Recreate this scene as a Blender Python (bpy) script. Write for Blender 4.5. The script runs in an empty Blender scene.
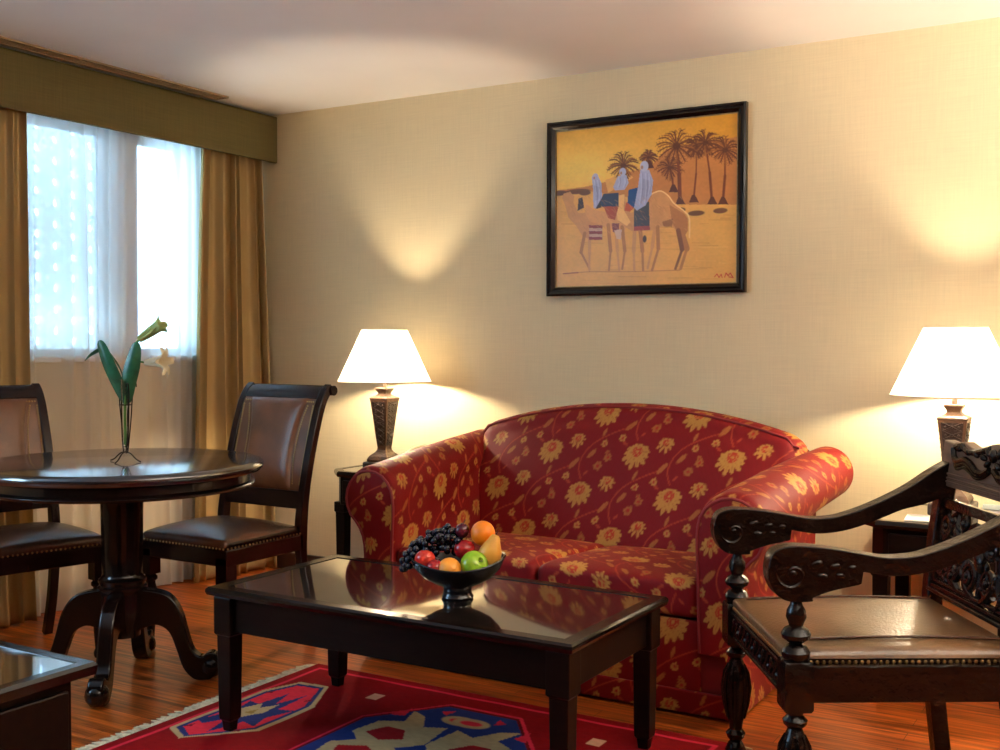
import bpy, bmesh, math, random
import numpy as np
from mathutils import Vector, Matrix

random.seed(7)
rng = np.random.default_rng(11)
S = bpy.context.scene
COL = S.collection
PI = math.pi

# ------------------------------------------------------------------ camera
cam_d = bpy.data.cameras.new('camera')
cam_d.sensor_width = 36.0
cam_d.lens = 1111.965 / 1000 * 36.0
cam = bpy.data.objects.new('camera', cam_d)
COL.objects.link(cam)
CF = Vector((-0.5119065, 0.858555, -0.02889721)).normalized()
CR = Vector((0.85886579, 0.51219204, 0.00297786)).normalized()
CU = CR.cross(CF).normalized()
m = Matrix((CR, CU, -CF)).transposed().to_4x4()
m.translation = Vector((4.25812, -4.47389, 1.20323))
cam.matrix_world = m
cam_d.clip_start = 0.05
S.camera = cam

# ------------------------------------------------------------------ world, lights, exposure
W = bpy.data.worlds.new('daylight')
S.world = W
W.use_nodes = True
bg = W.node_tree.nodes['Background']
bg.inputs[0].default_value = (0.42, 0.70, 1.0, 1)
bg.inputs[1].default_value = 9.5
S.view_settings.view_transform = 'Standard'
S.view_settings.look = 'None'
S.view_settings.exposure = 0.95
S.view_settings.gamma = 1.0
S.view_settings.use_curve_mapping = False
S.cycles.use_denoising = True
S.cycles.max_bounces = 10
S.cycles.transparent_max_bounces = 16
S.cycles.sample_clamp_indirect = 6.0
S.cycles.caustics_reflective = False
S.cycles.caustics_refractive = False


def add_light(name, kind, loc, energy, color, rot=None, parent=None, **kw):
    d = bpy.data.lights.new(name, kind)
    d.energy = energy
    d.color = color
    for k, v in kw.items():
        setattr(d, k, v)
    o = bpy.data.objects.new(name, d)
    o.location = loc
    if rot:
        o.rotation_euler = rot
    COL.objects.link(o)
    if parent:
        o.parent = parent
    return o


# sky light through the window opening (portal: only guides the sampling of the sky)
pt_ = add_light('window_portal', 'AREA', (-0.30, -1.06, 1.63), 1.0, (1, 1, 1), (0, -PI / 2, 0),
                shape='RECTANGLE', size=1.2, size_y=1.7)
pt_.data.cycles.is_portal = True
# added fill lights out of view on the right, aimed up at the ceiling
for (lx, ly, e) in ((5.6, -1.2, 75), (5.0, -2.8, 66)):
    add_light('uplighter', 'AREA', (lx, ly, 1.5), e, (1.0, 0.90, 0.76), (PI, 0, 0), shape='DISK', size=0.35)
# portal at an added opening, out of view nearer the camera, for fill daylight
pt2 = add_light('window_portal', 'AREA', (-0.20, -4.0, 1.62), 1.0, (1, 1, 1), (0, -PI / 2, 0), shape='RECTANGLE', size=1.1, size_y=1.6)
pt2.data.cycles.is_portal = True

# ------------------------------------------------------------------ helpers: objects


def tag(o, label=None, cat=None, group=None, kind=None):
    if label:
        o['label'] = label
    if cat:
        o['category'] = cat
    if group:
        o['group'] = group
    if kind:
        o['kind'] = kind
    return o


def empty(name, loc, rz=0.0, label=None, cat=None, group=None):
    o = bpy.data.objects.new(name, None)
    o.empty_display_size = 0.1
    COL.objects.link(o)
    o.location = loc
    o.rotation_euler = (0, 0, rz)
    return tag(o, label, cat, group)


def copy_tree(o, parent=None):
    c = o.copy()
    COL.objects.link(c)
    c.parent = parent
    for ch in list(o.children):
        copy_tree(ch, c)
    return c


def smooth(me, on=True):
    me.polygons.foreach_set('use_smooth', [on] * len(me.polygons))


def link_mesh(name, me, mat, parent=None, sm=True, bevel=0, bseg=2, angle=True):
    if sm:
        smooth(me)
    me.materials.append(mat)
    o = bpy.data.objects.new(name, me)
    COL.objects.link(o)
    if parent is not None:
        o.parent = parent
    if bevel:
        b = o.modifiers.new('bevel', 'BEVEL')
        b.width = bevel
        b.segments = bseg
        b.limit_method = 'ANGLE'
        b.angle_limit = math.radians(35)
    if sm and angle:
        try:
            me.set_sharp_from_angle(angle=math.radians(38))
        except Exception:
            pass
    return o


class MB:
    def __init__(s):
        s.v = []
        s.f = []

    def add(s, vs, fs):
        n = len(s.v)
        s.v.extend([tuple(p) for p in vs])
        s.f.extend([tuple(i + n for i in f) for f in fs])
        return s

    def box(s, c, d, rz=0.0, taper=1.0, M=None):
        """c centre, d full size; taper scales the bottom face"""
        vs = []
        for z in (-1, 1):
            k = taper if z < 0 else 1.0
            for x, y in ((-1, -1), (1, -1), (1, 1), (-1, 1)):
                p = Vector((x * d[0] / 2 * k, y * d[1] / 2 * k, z * d[2] / 2))
                if M is not None:
                    p = M @ p
                if rz:
                    p = Matrix.Rotation(rz, 3, 'Z') @ p
                vs.append(p + Vector(c))
        return s.add(vs, [(3, 2, 1, 0), (4, 5, 6, 7), (0, 1, 5, 4), (1, 2, 6, 5), (2, 3, 7, 6), (3, 0, 4, 7)])

    def lathe(s, prof, c=(0, 0, 0), n=32, squash=None):
        """prof: list of (r, z) bottom to top"""
        vs, fs = [], []
        for (r, z) in prof:
            for i in range(n):
                a = 2 * PI * i / n
                vs.append((c[0] + r * math.cos(a), c[1] + r * math.sin(a), c[2] + z))
        for j in range(len(prof) - 1):
            for i in range(n):
                k = (i + 1) % n
                fs.append((j * n + i, j * n + k, (j + 1) * n + k, (j + 1) * n + i))
        fs.append(tuple(reversed(range(n))))
        fs.append(tuple((len(prof) - 1) * n + i for i in range(n)))
        return s.add(vs, fs)

    def square_lathe(s, prof, c=(0, 0, 0), rz=0.0):
        vs, fs = [], []
        for (r, z) in prof:
            for i in range(4):
                a = PI / 4 + PI / 2 * i + rz
                q = r * math.sqrt(2)
                vs.append((c[0] + q * math.cos(a), c[1] + q * math.sin(a), c[2] + z))
        for j in range(len(prof) - 1):
            for i in range(4):
                k = (i + 1) % 4
                fs.append((j * 4 + i, j * 4 + k, (j + 1) * 4 + k, (j + 1) * 4 + i))
        fs.append((3, 2, 1, 0))
        fs.append(tuple((len(prof) - 1) * 4 + i for i in range(4)))
        return s.add(vs, fs)

    def tube(s, pts, r, n=8, cap=True, flat=None):
        """pts list of 3D points, r radius or list; flat=(axis scale) not used"""
        P = [Vector(p) for p in pts]
        R = r if isinstance(r, (list, tuple)) else [r] * len(P)
        vs, fs = [], []
        up = None
        for i, p in enumerate(P):
            a = P[max(i - 1, 0)]
            b = P[min(i + 1, len(P) - 1)]
            t = (b - a)
            t = t.normalized() if t.length > 1e-9 else Vector((0, 0, 1))
            if up is None:
                up = Vector((0, 0, 1)) if abs(t.z) < 0.9 else Vector((1, 0, 0))
            x = (up - t * up.dot(t)).normalized()
            up = x
            y = t.cross(x)
            for k in range(n):
                an = 2 * PI * k / n
                vs.append(p + (x * math.cos(an) + y * math.sin(an)) * R[i])
        for i in range(len(P) - 1):
            for k in range(n):
                q = (k + 1) % n
                fs.append((i * n + k, i * n + q, (i + 1) * n + q, (i + 1) * n + k))
        if cap:
            fs.append(tuple(reversed(range(n))))
            fs.append(tuple((len(P) - 1) * n + k for k in range(n)))
        return s.add(vs, fs)

    def ball(s, c, r, n=10, sc=(1, 1, 1), M=None):
        vs, fs = [], []
        h = n // 2 + 1
        for j in range(1, h):
            th = PI * j / h
            for i in range(n):
                a = 2 * PI * i / n
                p = Vector((r * sc[0] * math.sin(th) * math.cos(a), r * sc[1] * math.sin(th) * math.sin(a), r * sc[2] * math.cos(th)))
                if M is not None:
                    p = M @ p
                vs.append(p + Vector(c))
        tp, bt = Vector((0, 0, r * sc[2])), Vector((0, 0, -r * sc[2]))
        if M is not None:
            tp, bt = M @ tp, M @ bt
        vs += [tp + Vector(c), bt + Vector(c)]
        T, B = len(vs) - 2, len(vs) - 1
        for j in range(h - 2):
            for i in range(n):
                k = (i + 1) % n
                fs.append((j * n + i, (j + 1) * n + i, (j + 1) * n + k, j * n + k))
        for i in range(n):
            k = (i + 1) % n
            fs.append((T, i, k))
            fs.append((B, (h - 2) * n + k, (h - 2) * n + i))
        return s.add(vs, fs)

    def prism(s, poly, f):
        """poly: list of 2D points; f(u, v, w) -> 3D for w = 0, 1"""
        n = len(poly)
        vs = [f(u, v, 0) for u, v in poly] + [f(u, v, 1) for u, v in poly]
        fs = [tuple(reversed(range(n))), tuple(range(n, 2 * n))]
        for i in range(n):
            k = (i + 1) % n
            fs.append((i, k, n + k, n + i))
        return s.add(vs, fs)

    def ribbon(s, path, t, x0, x1, f=None):
        """solid strip: path of (y, z) with thickness t, spanning x0..x1 (numbers or lists)"""
        n = len(path)
        T = t if isinstance(t, (list, tuple)) else [t] * n
        A, B = [], []
        for i, (y, z) in enumerate(path):
            a = path[max(i - 1, 0)]
            b = path[min(i + 1, n - 1)]
            d = Vector((b[0] - a[0], b[1] - a[1])).normalized()
            nn = Vector((-d.y, d.x)) * T[i] / 2
            A.append((y + nn.x, z + nn.y))
            B.append((y - nn.x, z - nn.y))
        X0 = x0 if isinstance(x0, (list, tuple)) else [x0] * n
        X1 = x1 if isinstance(x1, (list, tuple)) else [x1] * n
        vs = []
        for i in range(n):
            vs += [(X0[i], A[i][0], A[i][1]), (X1[i], A[i][0], A[i][1]), (X1[i], B[i][0], B[i][1]), (X0[i], B[i][0], B[i][1])]
        fs = []
        for i in range(n - 1):
            for k in range(4):
                q = (k + 1) % 4
                fs.append((i * 4 + k, i * 4 + q, (i + 1) * 4 + q, (i + 1) * 4 + k))
        fs.append((3, 2, 1, 0))
        fs.append(tuple((n - 1) * 4 + k for k in range(4)))
        return s.add(vs, fs)

    def build(s, name, mat, parent=None, sm=True, bevel=0, bseg=2):
        me = bpy.data.meshes.new(name)
        me.from_pydata(s.v, [], s.f)
        me.update()
        bm = bmesh.new()
        bm.from_mesh(me)
        bmesh.ops.recalc_face_normals(bm, faces=bm.faces)
        bm.to_mesh(me)
        bm.free()
        return link_mesh(name, me, mat, parent, sm, bevel, bseg)


def spline(pts, n=8, closed=False):
    P = [np.array(p, float) for p in pts]
    out = []
    N = len(P)
    rngN = N if closed else N - 1
    for i in range(rngN):
        if closed:
            a, b, c, d = P[(i - 1) % N], P[i], P[(i + 1) % N], P[(i + 2) % N]
        else:
            a, b, c, d = P[max(i - 1, 0)], P[i], P[i + 1], P[min(i + 2, N - 1)]
        for k in range(n):
            t = k / n
            out.append(tuple(0.5 * ((2 * b) + (-a + c) * t + (2 * a - 5 * b + 4 * c - d) * t * t + (-a + 3 * b - 3 * c + d) * t ** 3)))
    if not closed:
        out.append(tuple(P[-1]))
    return out


def grid_mesh(name, P, mat, parent=None, col=None, close_u=False, sm=True, cap=False):
    """P: array nu x nv x 3; col: nu x nv x 3 linear colours"""
    nu, nv = P.shape[:2]
    me = bpy.data.meshes.new(name)
    idx = np.arange(nu * nv).reshape(nu, nv)
    if close_u:
        a = idx
        b = np.roll(idx, -1, axis=0)
    else:
        a = idx[:-1]
        b = idx[1:]
    F = np.stack([a[:, :-1], b[:, :-1], b[:, 1:], a[:, 1:]], -1).reshape(-1, 4)
    faces = F.tolist()
    if cap:
        faces.append(idx[:, 0].tolist()[::-1])
        faces.append(idx[:, -1].tolist())
    me.from_pydata(P.reshape(-1, 3).tolist(), [], faces)
    me.update()
    if col is not None:
        ca = me.color_attributes.new('Col', 'FLOAT_COLOR', 'POINT')
        c4 = np.ones((nu * nv, 4), np.float32)
        c4[:, :3] = col.reshape(-1, 3)
        ca.data.foreach_set('color', c4.ravel())
    return link_mesh(name, me, mat, parent, sm, angle=False)


# ------------------------------------------------------------------ helpers: materials


def new_mat(name):
    mt = bpy.data.materials.new(name)
    mt.use_nodes = True
    nt = mt.node_tree
    return mt, nt, nt.nodes['Principled BSDF']


def N(nt, kind, **kw):
    n = nt.nodes.new(kind)
    for k, v in kw.items():
        setattr(n, k, v)
    return n


def simple(name, color, rough=0.5, metallic=0.0, coat=0.0, spec=0.5, var=0.0, scale=20.0, bump=0.0, bscale=80.0,
           stretch=(1, 1, 1), coat_rough=0.05):
    mt, nt, p = new_mat(name)
    p.inputs['Base Color'].default_value = (*color, 1)
    p.inputs['Roughness'].default_value = rough
    p.inputs['Metallic'].default_value = metallic
    p.inputs['Coat Weight'].default_value = coat
    p.inputs['Coat Roughness'].default_value = coat_rough
    p.inputs['Specular IOR Level'].default_value = spec
    tc = N(nt, 'ShaderNodeTexCoord')
    mp = N(nt, 'ShaderNodeMapping')
    mp.inputs['Scale'].default_value = stretch
    nt.links.new(tc.outputs['Object'], mp.inputs[0])
    if var:
        nz = N(nt, 'ShaderNodeTexNoise')
        nz.inputs['Scale'].default_value = scale
        nz.inputs['Detail'].default_value = 5
        nt.links.new(mp.outputs[0], nz.inputs['Vector'])
        rp = N(nt, 'ShaderNodeValToRGB')
        rp.color_ramp.elements[0].position = 0.3
        rp.color_ramp.elements[1].position = 0.7
        rp.color_ramp.elements[0].color = (*[c * (1 - var) for c in color], 1)
        rp.color_ramp.elements[1].color = (*[min(1, c * (1 + var)) for c in color], 1)
        nt.links.new(nz.outputs[0], rp.inputs[0])
        nt.links.new(rp.outputs[0], p.inputs['Base Color'])
    if bump:
        nb = N(nt, 'ShaderNodeTexNoise')
        nb.inputs['Scale'].default_value = bscale
        nb.inputs['Detail'].default_value = 4
        nt.links.new(mp.outputs[0], nb.inputs['Vector'])
        bp = N(nt, 'ShaderNodeBump')
        bp.inputs['Strength'].default_value = bump
        bp.inputs['Distance'].default_value = 0.01
        nt.links.new(nb.outputs[0], bp.inputs['Height'])
        nt.links.new(bp.outputs[0], p.inputs['Normal'])
    return mt


def wallpaper(name, color, var=0.05, bump=0.25):
    """woven vinyl wallpaper: fine horizontal and vertical threads over soft mottling"""
    mt, nt, p = new_mat(name)
    p.inputs['Roughness'].default_value = 0.7
    p.inputs['Specular IOR Level'].default_value = 0.25
    tc = N(nt, 'ShaderNodeTexCoord')
    outs = []
    for sc in ((2, 2, 60), (60, 60, 2)):
        mp = N(nt, 'ShaderNodeMapping')
        mp.inputs['Scale'].default_value = sc
        nt.links.new(tc.outputs['Object'], mp.inputs[0])
        nz = N(nt, 'ShaderNodeTexNoise')
        nz.inputs['Scale'].default_value = 3.0
        nz.inputs['Detail'].default_value = 4
        nt.links.new(mp.outputs[0], nz.inputs['Vector'])
        outs.append(nz.outputs[0])
    ad = N(nt, 'ShaderNodeMath', operation='ADD')
    nt.links.new(outs[0], ad.inputs[0])
    nt.links.new(outs[1], ad.inputs[1])
    mr = N(nt, 'ShaderNodeMapRange')
    mr.inputs['From Min'].default_value = 0.7
    mr.inputs['From Max'].default_value = 1.3
    nt.links.new(ad.outputs[0], mr.inputs[0])
    mx = N(nt, 'ShaderNodeMix', data_type='RGBA')
    mx.inputs['A'].default_value = (*[c * (1 - var) for c in color], 1)
    mx.inputs['B'].default_value = (*[c * (1 + var) for c in color], 1)
    nt.links.new(mr.outputs[0], mx.inputs['Factor'])
    nt.links.new(mx.outputs['Result'], p.inputs['Base Color'])
    bp = N(nt, 'ShaderNodeBump')
    bp.inputs['Strength'].default_value = bump
    bp.inputs['Distance'].default_value = 0.002
    nt.links.new(ad.outputs[0], bp.inputs['Height'])
    nt.links.new(bp.outputs[0], p.inputs['Normal'])
    return mt


def floor_material():
    mt, nt, p = new_mat('wood_floor')
    tc = N(nt, 'ShaderNodeTexCoord')
    br = N(nt, 'ShaderNodeTexBrick')
    br.inputs['Scale'].default_value = 1.0
    br.inputs['Brick Width'].default_value = 0.9
    br.inputs['Row Height'].default_value = 0.075
    br.inputs['Mortar Size'].default_value = 0.0012
    br.inputs['Color1'].default_value = (0.52, 0.125, 0.018, 1)
    br.inputs['Color2'].default_value = (0.36, 0.075, 0.012, 1)
    br.inputs['Mortar'].default_value = (0.05, 0.012, 0.004, 1)
    br.inputs['Bias'].default_value = -0.1
    br.offset = 0.37
    nt.links.new(tc.outputs['Object'], br.inputs['Vector'])
    mp = N(nt, 'ShaderNodeMapping')
    mp.inputs['Scale'].default_value = (2.0, 38, 1)
    nt.links.new(tc.outputs['Object'], mp.inputs[0])
    nz = N(nt, 'ShaderNodeTexNoise')
    nz.inputs['Scale'].default_value = 1.6
    nz.inputs['Detail'].default_value = 6
    nz.inputs['Distortion'].default_value = 0.5
    nt.links.new(mp.outputs[0], nz.inputs['Vector'])
    rp = N(nt, 'ShaderNodeValToRGB')
    rp.color_ramp.elements[0].position = 0.36
    rp.color_ramp.elements[0].color = (0.34, 0.28, 0.25, 1)
    rp.color_ramp.elements[1].position = 0.66
    rp.color_ramp.elements[1].color = (1.35, 1.3, 1.2, 1)
    nt.links.new(nz.outputs[0], rp.inputs[0])
    mx = N(nt, 'ShaderNodeMix', data_type='RGBA', blend_type='MULTIPLY')
    mx.inputs['Factor'].default_value = 1.0
    nt.links.new(br.outputs['Color'], mx.inputs['A'])
    nt.links.new(rp.outputs[0], mx.inputs['B'])
    nt.links.new(mx.outputs['Result'], p.inputs['Base Color'])
    p.inputs['Roughness'].default_value = 0.3
    p.inputs['Coat Weight'].default_value = 0.15
    p.inputs['Coat Roughness'].default_value = 0.15
    return mt


def attr_mat(name, rough=0.7, sheen=0.0, bump=0.0, bscale=600, spec=0.3):
    mt, nt, p = new_mat(name)
    at = N(nt, 'ShaderNodeVertexColor', layer_name='Col')
    nt.links.new(at.outputs[0], p.inputs['Base Color'])
    p.inputs['Roughness'].default_value = rough
    p.inputs['Specular IOR Level'].default_value = spec
    p.inputs['Sheen Weight'].default_value = sheen
    p.inputs['Sheen Roughness'].default_value = 0.4
    p.inputs['Sheen Tint'].default_value = (1.0, 0.45, 0.3, 1)
    if bump:
        tc = N(nt, 'ShaderNodeTexCoord')
        nb = N(nt, 'ShaderNodeTexNoise')
        nb.inputs['Scale'].default_value = bscale
        nt.links.new(tc.outputs['Object'], nb.inputs['Vector'])
        bp = N(nt, 'ShaderNodeBump')
        bp.inputs['Strength'].default_value = bump
        bp.inputs['Distance'].default_value = 0.002
        nt.links.new(nb.outputs[0], bp.inputs['Height'])
        nt.links.new(bp.outputs[0], p.inputs['Normal'])
    return mt


def cloth_mat(name, color, transp=0.0, transl=0.4, rough=0.8, weave=0.0):
    """curtain / shade cloth: diffuse + translucent (+ see-through)"""
    mt = bpy.data.materials.new(name)
    mt.use_nodes = True
    nt = mt.node_tree
    nt.nodes.clear()
    out = N(nt, 'ShaderNodeOutputMaterial')
    df = N(nt, 'ShaderNodeBsdfDiffuse')
    tl = N(nt, 'ShaderNodeBsdfTranslucent')
    df.inputs[0].default_value = (*color, 1)
    tl.inputs[0].default_value = (*color, 1)
    m1 = N(nt, 'ShaderNodeMixShader')
    m1.inputs[0].default_value = transl
    nt.links.new(df.outputs[0], m1.inputs[1])
    nt.links.new(tl.outputs[0], m1.inputs[2])
    last = m1
    if weave:
        gl = N(nt, 'ShaderNodeBsdfGlossy')
        gl.inputs[0].default_value = (*[min(1, c * 1.6) for c in color], 1)
        gl.inputs['Roughness'].default_value = 0.38
        m3 = N(nt, 'ShaderNodeMixShader')
        m3.inputs[0].default_value = weave
        nt.links.new(last.outputs[0], m3.inputs[1])
        nt.links.new(gl.outputs[0], m3.inputs[2])
        last = m3
    if transp:
        tr = N(nt, 'ShaderNodeBsdfTransparent')
        m2 = N(nt, 'ShaderNodeMixShader')
        m2.inputs[0].default_value = transp
        nt.links.new(last.outputs[0], m2.inputs[1])
        nt.links.new(tr.outputs[0], m2.inputs[2])
        last = m2
    nt.links.new(last.outputs[0], out.inputs[0])
    return mt


def glass_mat(name, color=(1, 1, 1)):
    mt = bpy.data.materials.new(name)
    mt.use_nodes = True
    nt = mt.node_tree
    nt.nodes.clear()
    out = N(nt, 'ShaderNodeOutputMaterial')
    tr = N(nt, 'ShaderNodeBsdfTransparent')
    tr.inputs[0].default_value = (*color, 1)
    gl = N(nt, 'ShaderNodeBsdfGlossy')
    gl.inputs['Roughness'].default_value = 0.02
    fr = N(nt, 'ShaderNodeFresnel')
    fr.inputs[0].default_value = 1.45
    mx = N(nt, 'ShaderNodeMixShader')
    nt.links.new(fr.outputs[0], mx.inputs[0])
    nt.links.new(tr.outputs[0], mx.inputs[1])
    nt.links.new(gl.outputs[0], mx.inputs[2])
    nt.links.new(mx.outputs[0], out.inputs[0])
    return mt


M = {
    'wall': wallpaper('cream_wallpaper', (0.75, 0.64, 0.405)),
    'panelling': simple('wood_panelling', (0.10, 0.045, 0.022), 0.5, var=0.3, stretch=(1, 1, 8)),  # walls out of view, made dark to cut the light they bounce back
    'ceiling': simple('ceiling_paint', (0.80, 0.78, 0.75), 0.85, spec=0.2, var=0.02, scale=3),
    'floor': floor_material(),
    'base': simple('baseboard_wood', (0.035, 0.014, 0.008), 0.35, var=0.3, stretch=(1, 1, 12)),
    'white_paint': simple('window_paint', (0.78, 0.83, 0.88), 0.4, var=0.03),
    'lattice': simple('lattice_plaster', (0.62, 0.66, 0.72), 0.8, var=0.03),
    'dark': simple('dark_wood', (0.005, 0.0024, 0.0016), 0.34, coat=0.0, var=0.45, scale=6, stretch=(1, 8, 8), spec=0.16),
    'dark_gloss': simple('dark_polished_wood', (0.005, 0.0026, 0.002), 0.2, spec=0.3, coat=0.15, var=0.4, scale=6, coat_rough=0.05),
    'carved': simple('carved_wood', (0.006, 0.003, 0.002), 0.24, spec=0.22, coat=0.05, var=0.5, scale=25, bump=0.5, bscale=40, coat_rough=0.12),
    'crest': simple('crest_wood', (0.085, 0.045, 0.026), 0.5, var=0.3, scale=8, stretch=(1, 8, 8)),
    'mahogany': simple('mahogany_wood', (0.014, 0.004, 0.003), 0.26, spec=0.25, coat=0.15, var=0.4, scale=5, stretch=(6, 6, 1), coat_rough=0.1),
    'leather': simple('brown_leather', (0.075, 0.028, 0.014), 0.27, var=0.35, scale=9, bump=0.15, bscale=180, spec=0.9),
    'leather_back': simple('brown_leather_back', (0.17, 0.062, 0.022), 0.30, var=0.3, scale=9, bump=0.12, bscale=180, spec=0.6),
    'leather_tan': simple('tan_leather', (0.115, 0.055, 0.02), 0.33, var=0.35, scale=7, bump=0.18, bscale=120, spec=0.6),
    'brass': simple('brass_nail', (0.42, 0.27, 0.11), 0.3, metallic=1.0),
    'wire': simple('black_wire', (0.012, 0.009, 0.008), 0.4, metallic=0.6),
    'glass': glass_mat('clear_glass'),
    'pane': glass_mat('window_glass', (0.97, 0.99, 1.0)),
    'table_glass': simple('dark_glass_top', (0.018, 0.012, 0.009), 0.06, coat=1.0, spec=0.9, var=0.35, scale=7, stretch=(1, 9, 1), coat_rough=0.035),
    'round_top': simple('round_top_lacquer', (0.010, 0.010, 0.014), 0.2, coat=1.0, spec=0.9, var=0.3, scale=5, coat_rough=0.11),
    'pelmet': wallpaper('olive_pelmet_fabric', (0.125, 0.102, 0.034), var=0.12, bump=0.3),
    'drape': cloth_mat('gold_drape', (0.44, 0.315, 0.14), 0, 0.10, weave=0.13),
    'sheer': cloth_mat('white_sheer', (0.92, 0.90, 0.85), 0.22, 0.55),
    'shade': cloth_mat('lamp_shade_cloth', (0.93, 0.88, 0.80), 0, 0.42),
    'bronze': simple('lamp_wood', (0.10, 0.050, 0.024), 0.42, var=0.35, scale=30, bump=0.4, bscale=60),
    'bronze_dark': simple('lamp_carving', (0.03, 0.014, 0.008), 0.4, coat=0.2, bump=0.6, bscale=90),
    'fringe': simple('rug_fringe', (0.62, 0.52, 0.33), 0.9, var=0.25, scale=60),
    'bowl': simple('bowl_wood', (0.006, 0.005, 0.007), 0.24, spec=0.3, coat=0.15, var=0.4, scale=20, stretch=(1, 1, 6)),
    'leaf': simple('lily_leaf', (0.015, 0.12, 0.05), 0.35, var=0.4, scale=30, spec=0.6),
    'stem': simple('lily_stem_green', (0.10, 0.28, 0.05), 0.4, var=0.2),
    'petal_green': cloth_mat('lily_bud', (0.66, 0.78, 0.36), 0, 0.45),
    'petal': cloth_mat('lily_petal', (0.92, 0.84, 0.62), 0, 0.4),
    'phone': simple('beige_plastic', (0.42, 0.36, 0.22), 0.4),
    'phone_dark': simple('dark_plastic', (0.05, 0.03, 0.02), 0.4),
    'vent': simple('vent_metal', (0.30, 0.22, 0.13), 0.45, var=0.1),
    'paper': simple('booklet_paper', (0.75, 0.76, 0.74), 0.6),
    'blue_card': simple('booklet_blue', (0.20, 0.27, 0.30), 0.5),
    'bulb': simple('bulb_glass', (0.95, 0.9, 0.8), 0.3),
}
SOFA = attr_mat('red_gold_damask', 0.62, 0.06, 0.3, 500, 0.22)
PAINTING = attr_mat('painted_canvas', 0.35, 0, 0.12, 300, 0.4)
RUG = attr_mat('woven_rug', 0.95, 0.0, 0.6, 350, 0.1)


def fruit_mat(name, c1, c2, rough=0.35, scale=4, bump=0.0, speck=None):
    mt, nt, p = new_mat(name)
    tc = N(nt, 'ShaderNodeTexCoord')
    nz = N(nt, 'ShaderNodeTexNoise')
    nz.inputs['Scale'].default_value = scale * 8
    nz.inputs['Detail'].default_value = 3
    nt.links.new(tc.outputs['Object'], nz.inputs['Vector'])
    rp = N(nt, 'ShaderNodeValToRGB')
    rp.color_ramp.elements[0].position = 0.35
    rp.color_ramp.elements[1].position = 0.65
    rp.color_ramp.elements[0].color = (*c1, 1)
    rp.color_ramp.elements[1].color = (*c2, 1)
    nt.links.new(nz.outputs[0], rp.inputs[0])
    nt.links.new(rp.outputs[0], p.inputs['Base Color'])
    p.inputs['Roughness'].default_value = rough
    p.inputs['Subsurface Weight'].default_value = 0.0
    if bump:
        nb = N(nt, 'ShaderNodeTexNoise')
        nb.inputs['Scale'].default_value = 350
        nt.links.new(tc.outputs['Object'], nb.inputs['Vector'])
        bp = N(nt, 'ShaderNodeBump')
        bp.inputs['Strength'].default_value = bump
        bp.inputs['Distance'].default_value = 0.002
        nt.links.new(nb.outputs[0], bp.inputs['Height'])
        nt.links.new(bp.outputs[0], p.inputs['Normal'])
    return mt


# ------------------------------------------------------------------ raster helpers (surface patterns)


def lin(c):
    c = np.array(c, float) / 255.0
    return np.where(c <= 0.04045, c / 12.92, ((c + 0.055) / 1.055) ** 2.4)


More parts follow.
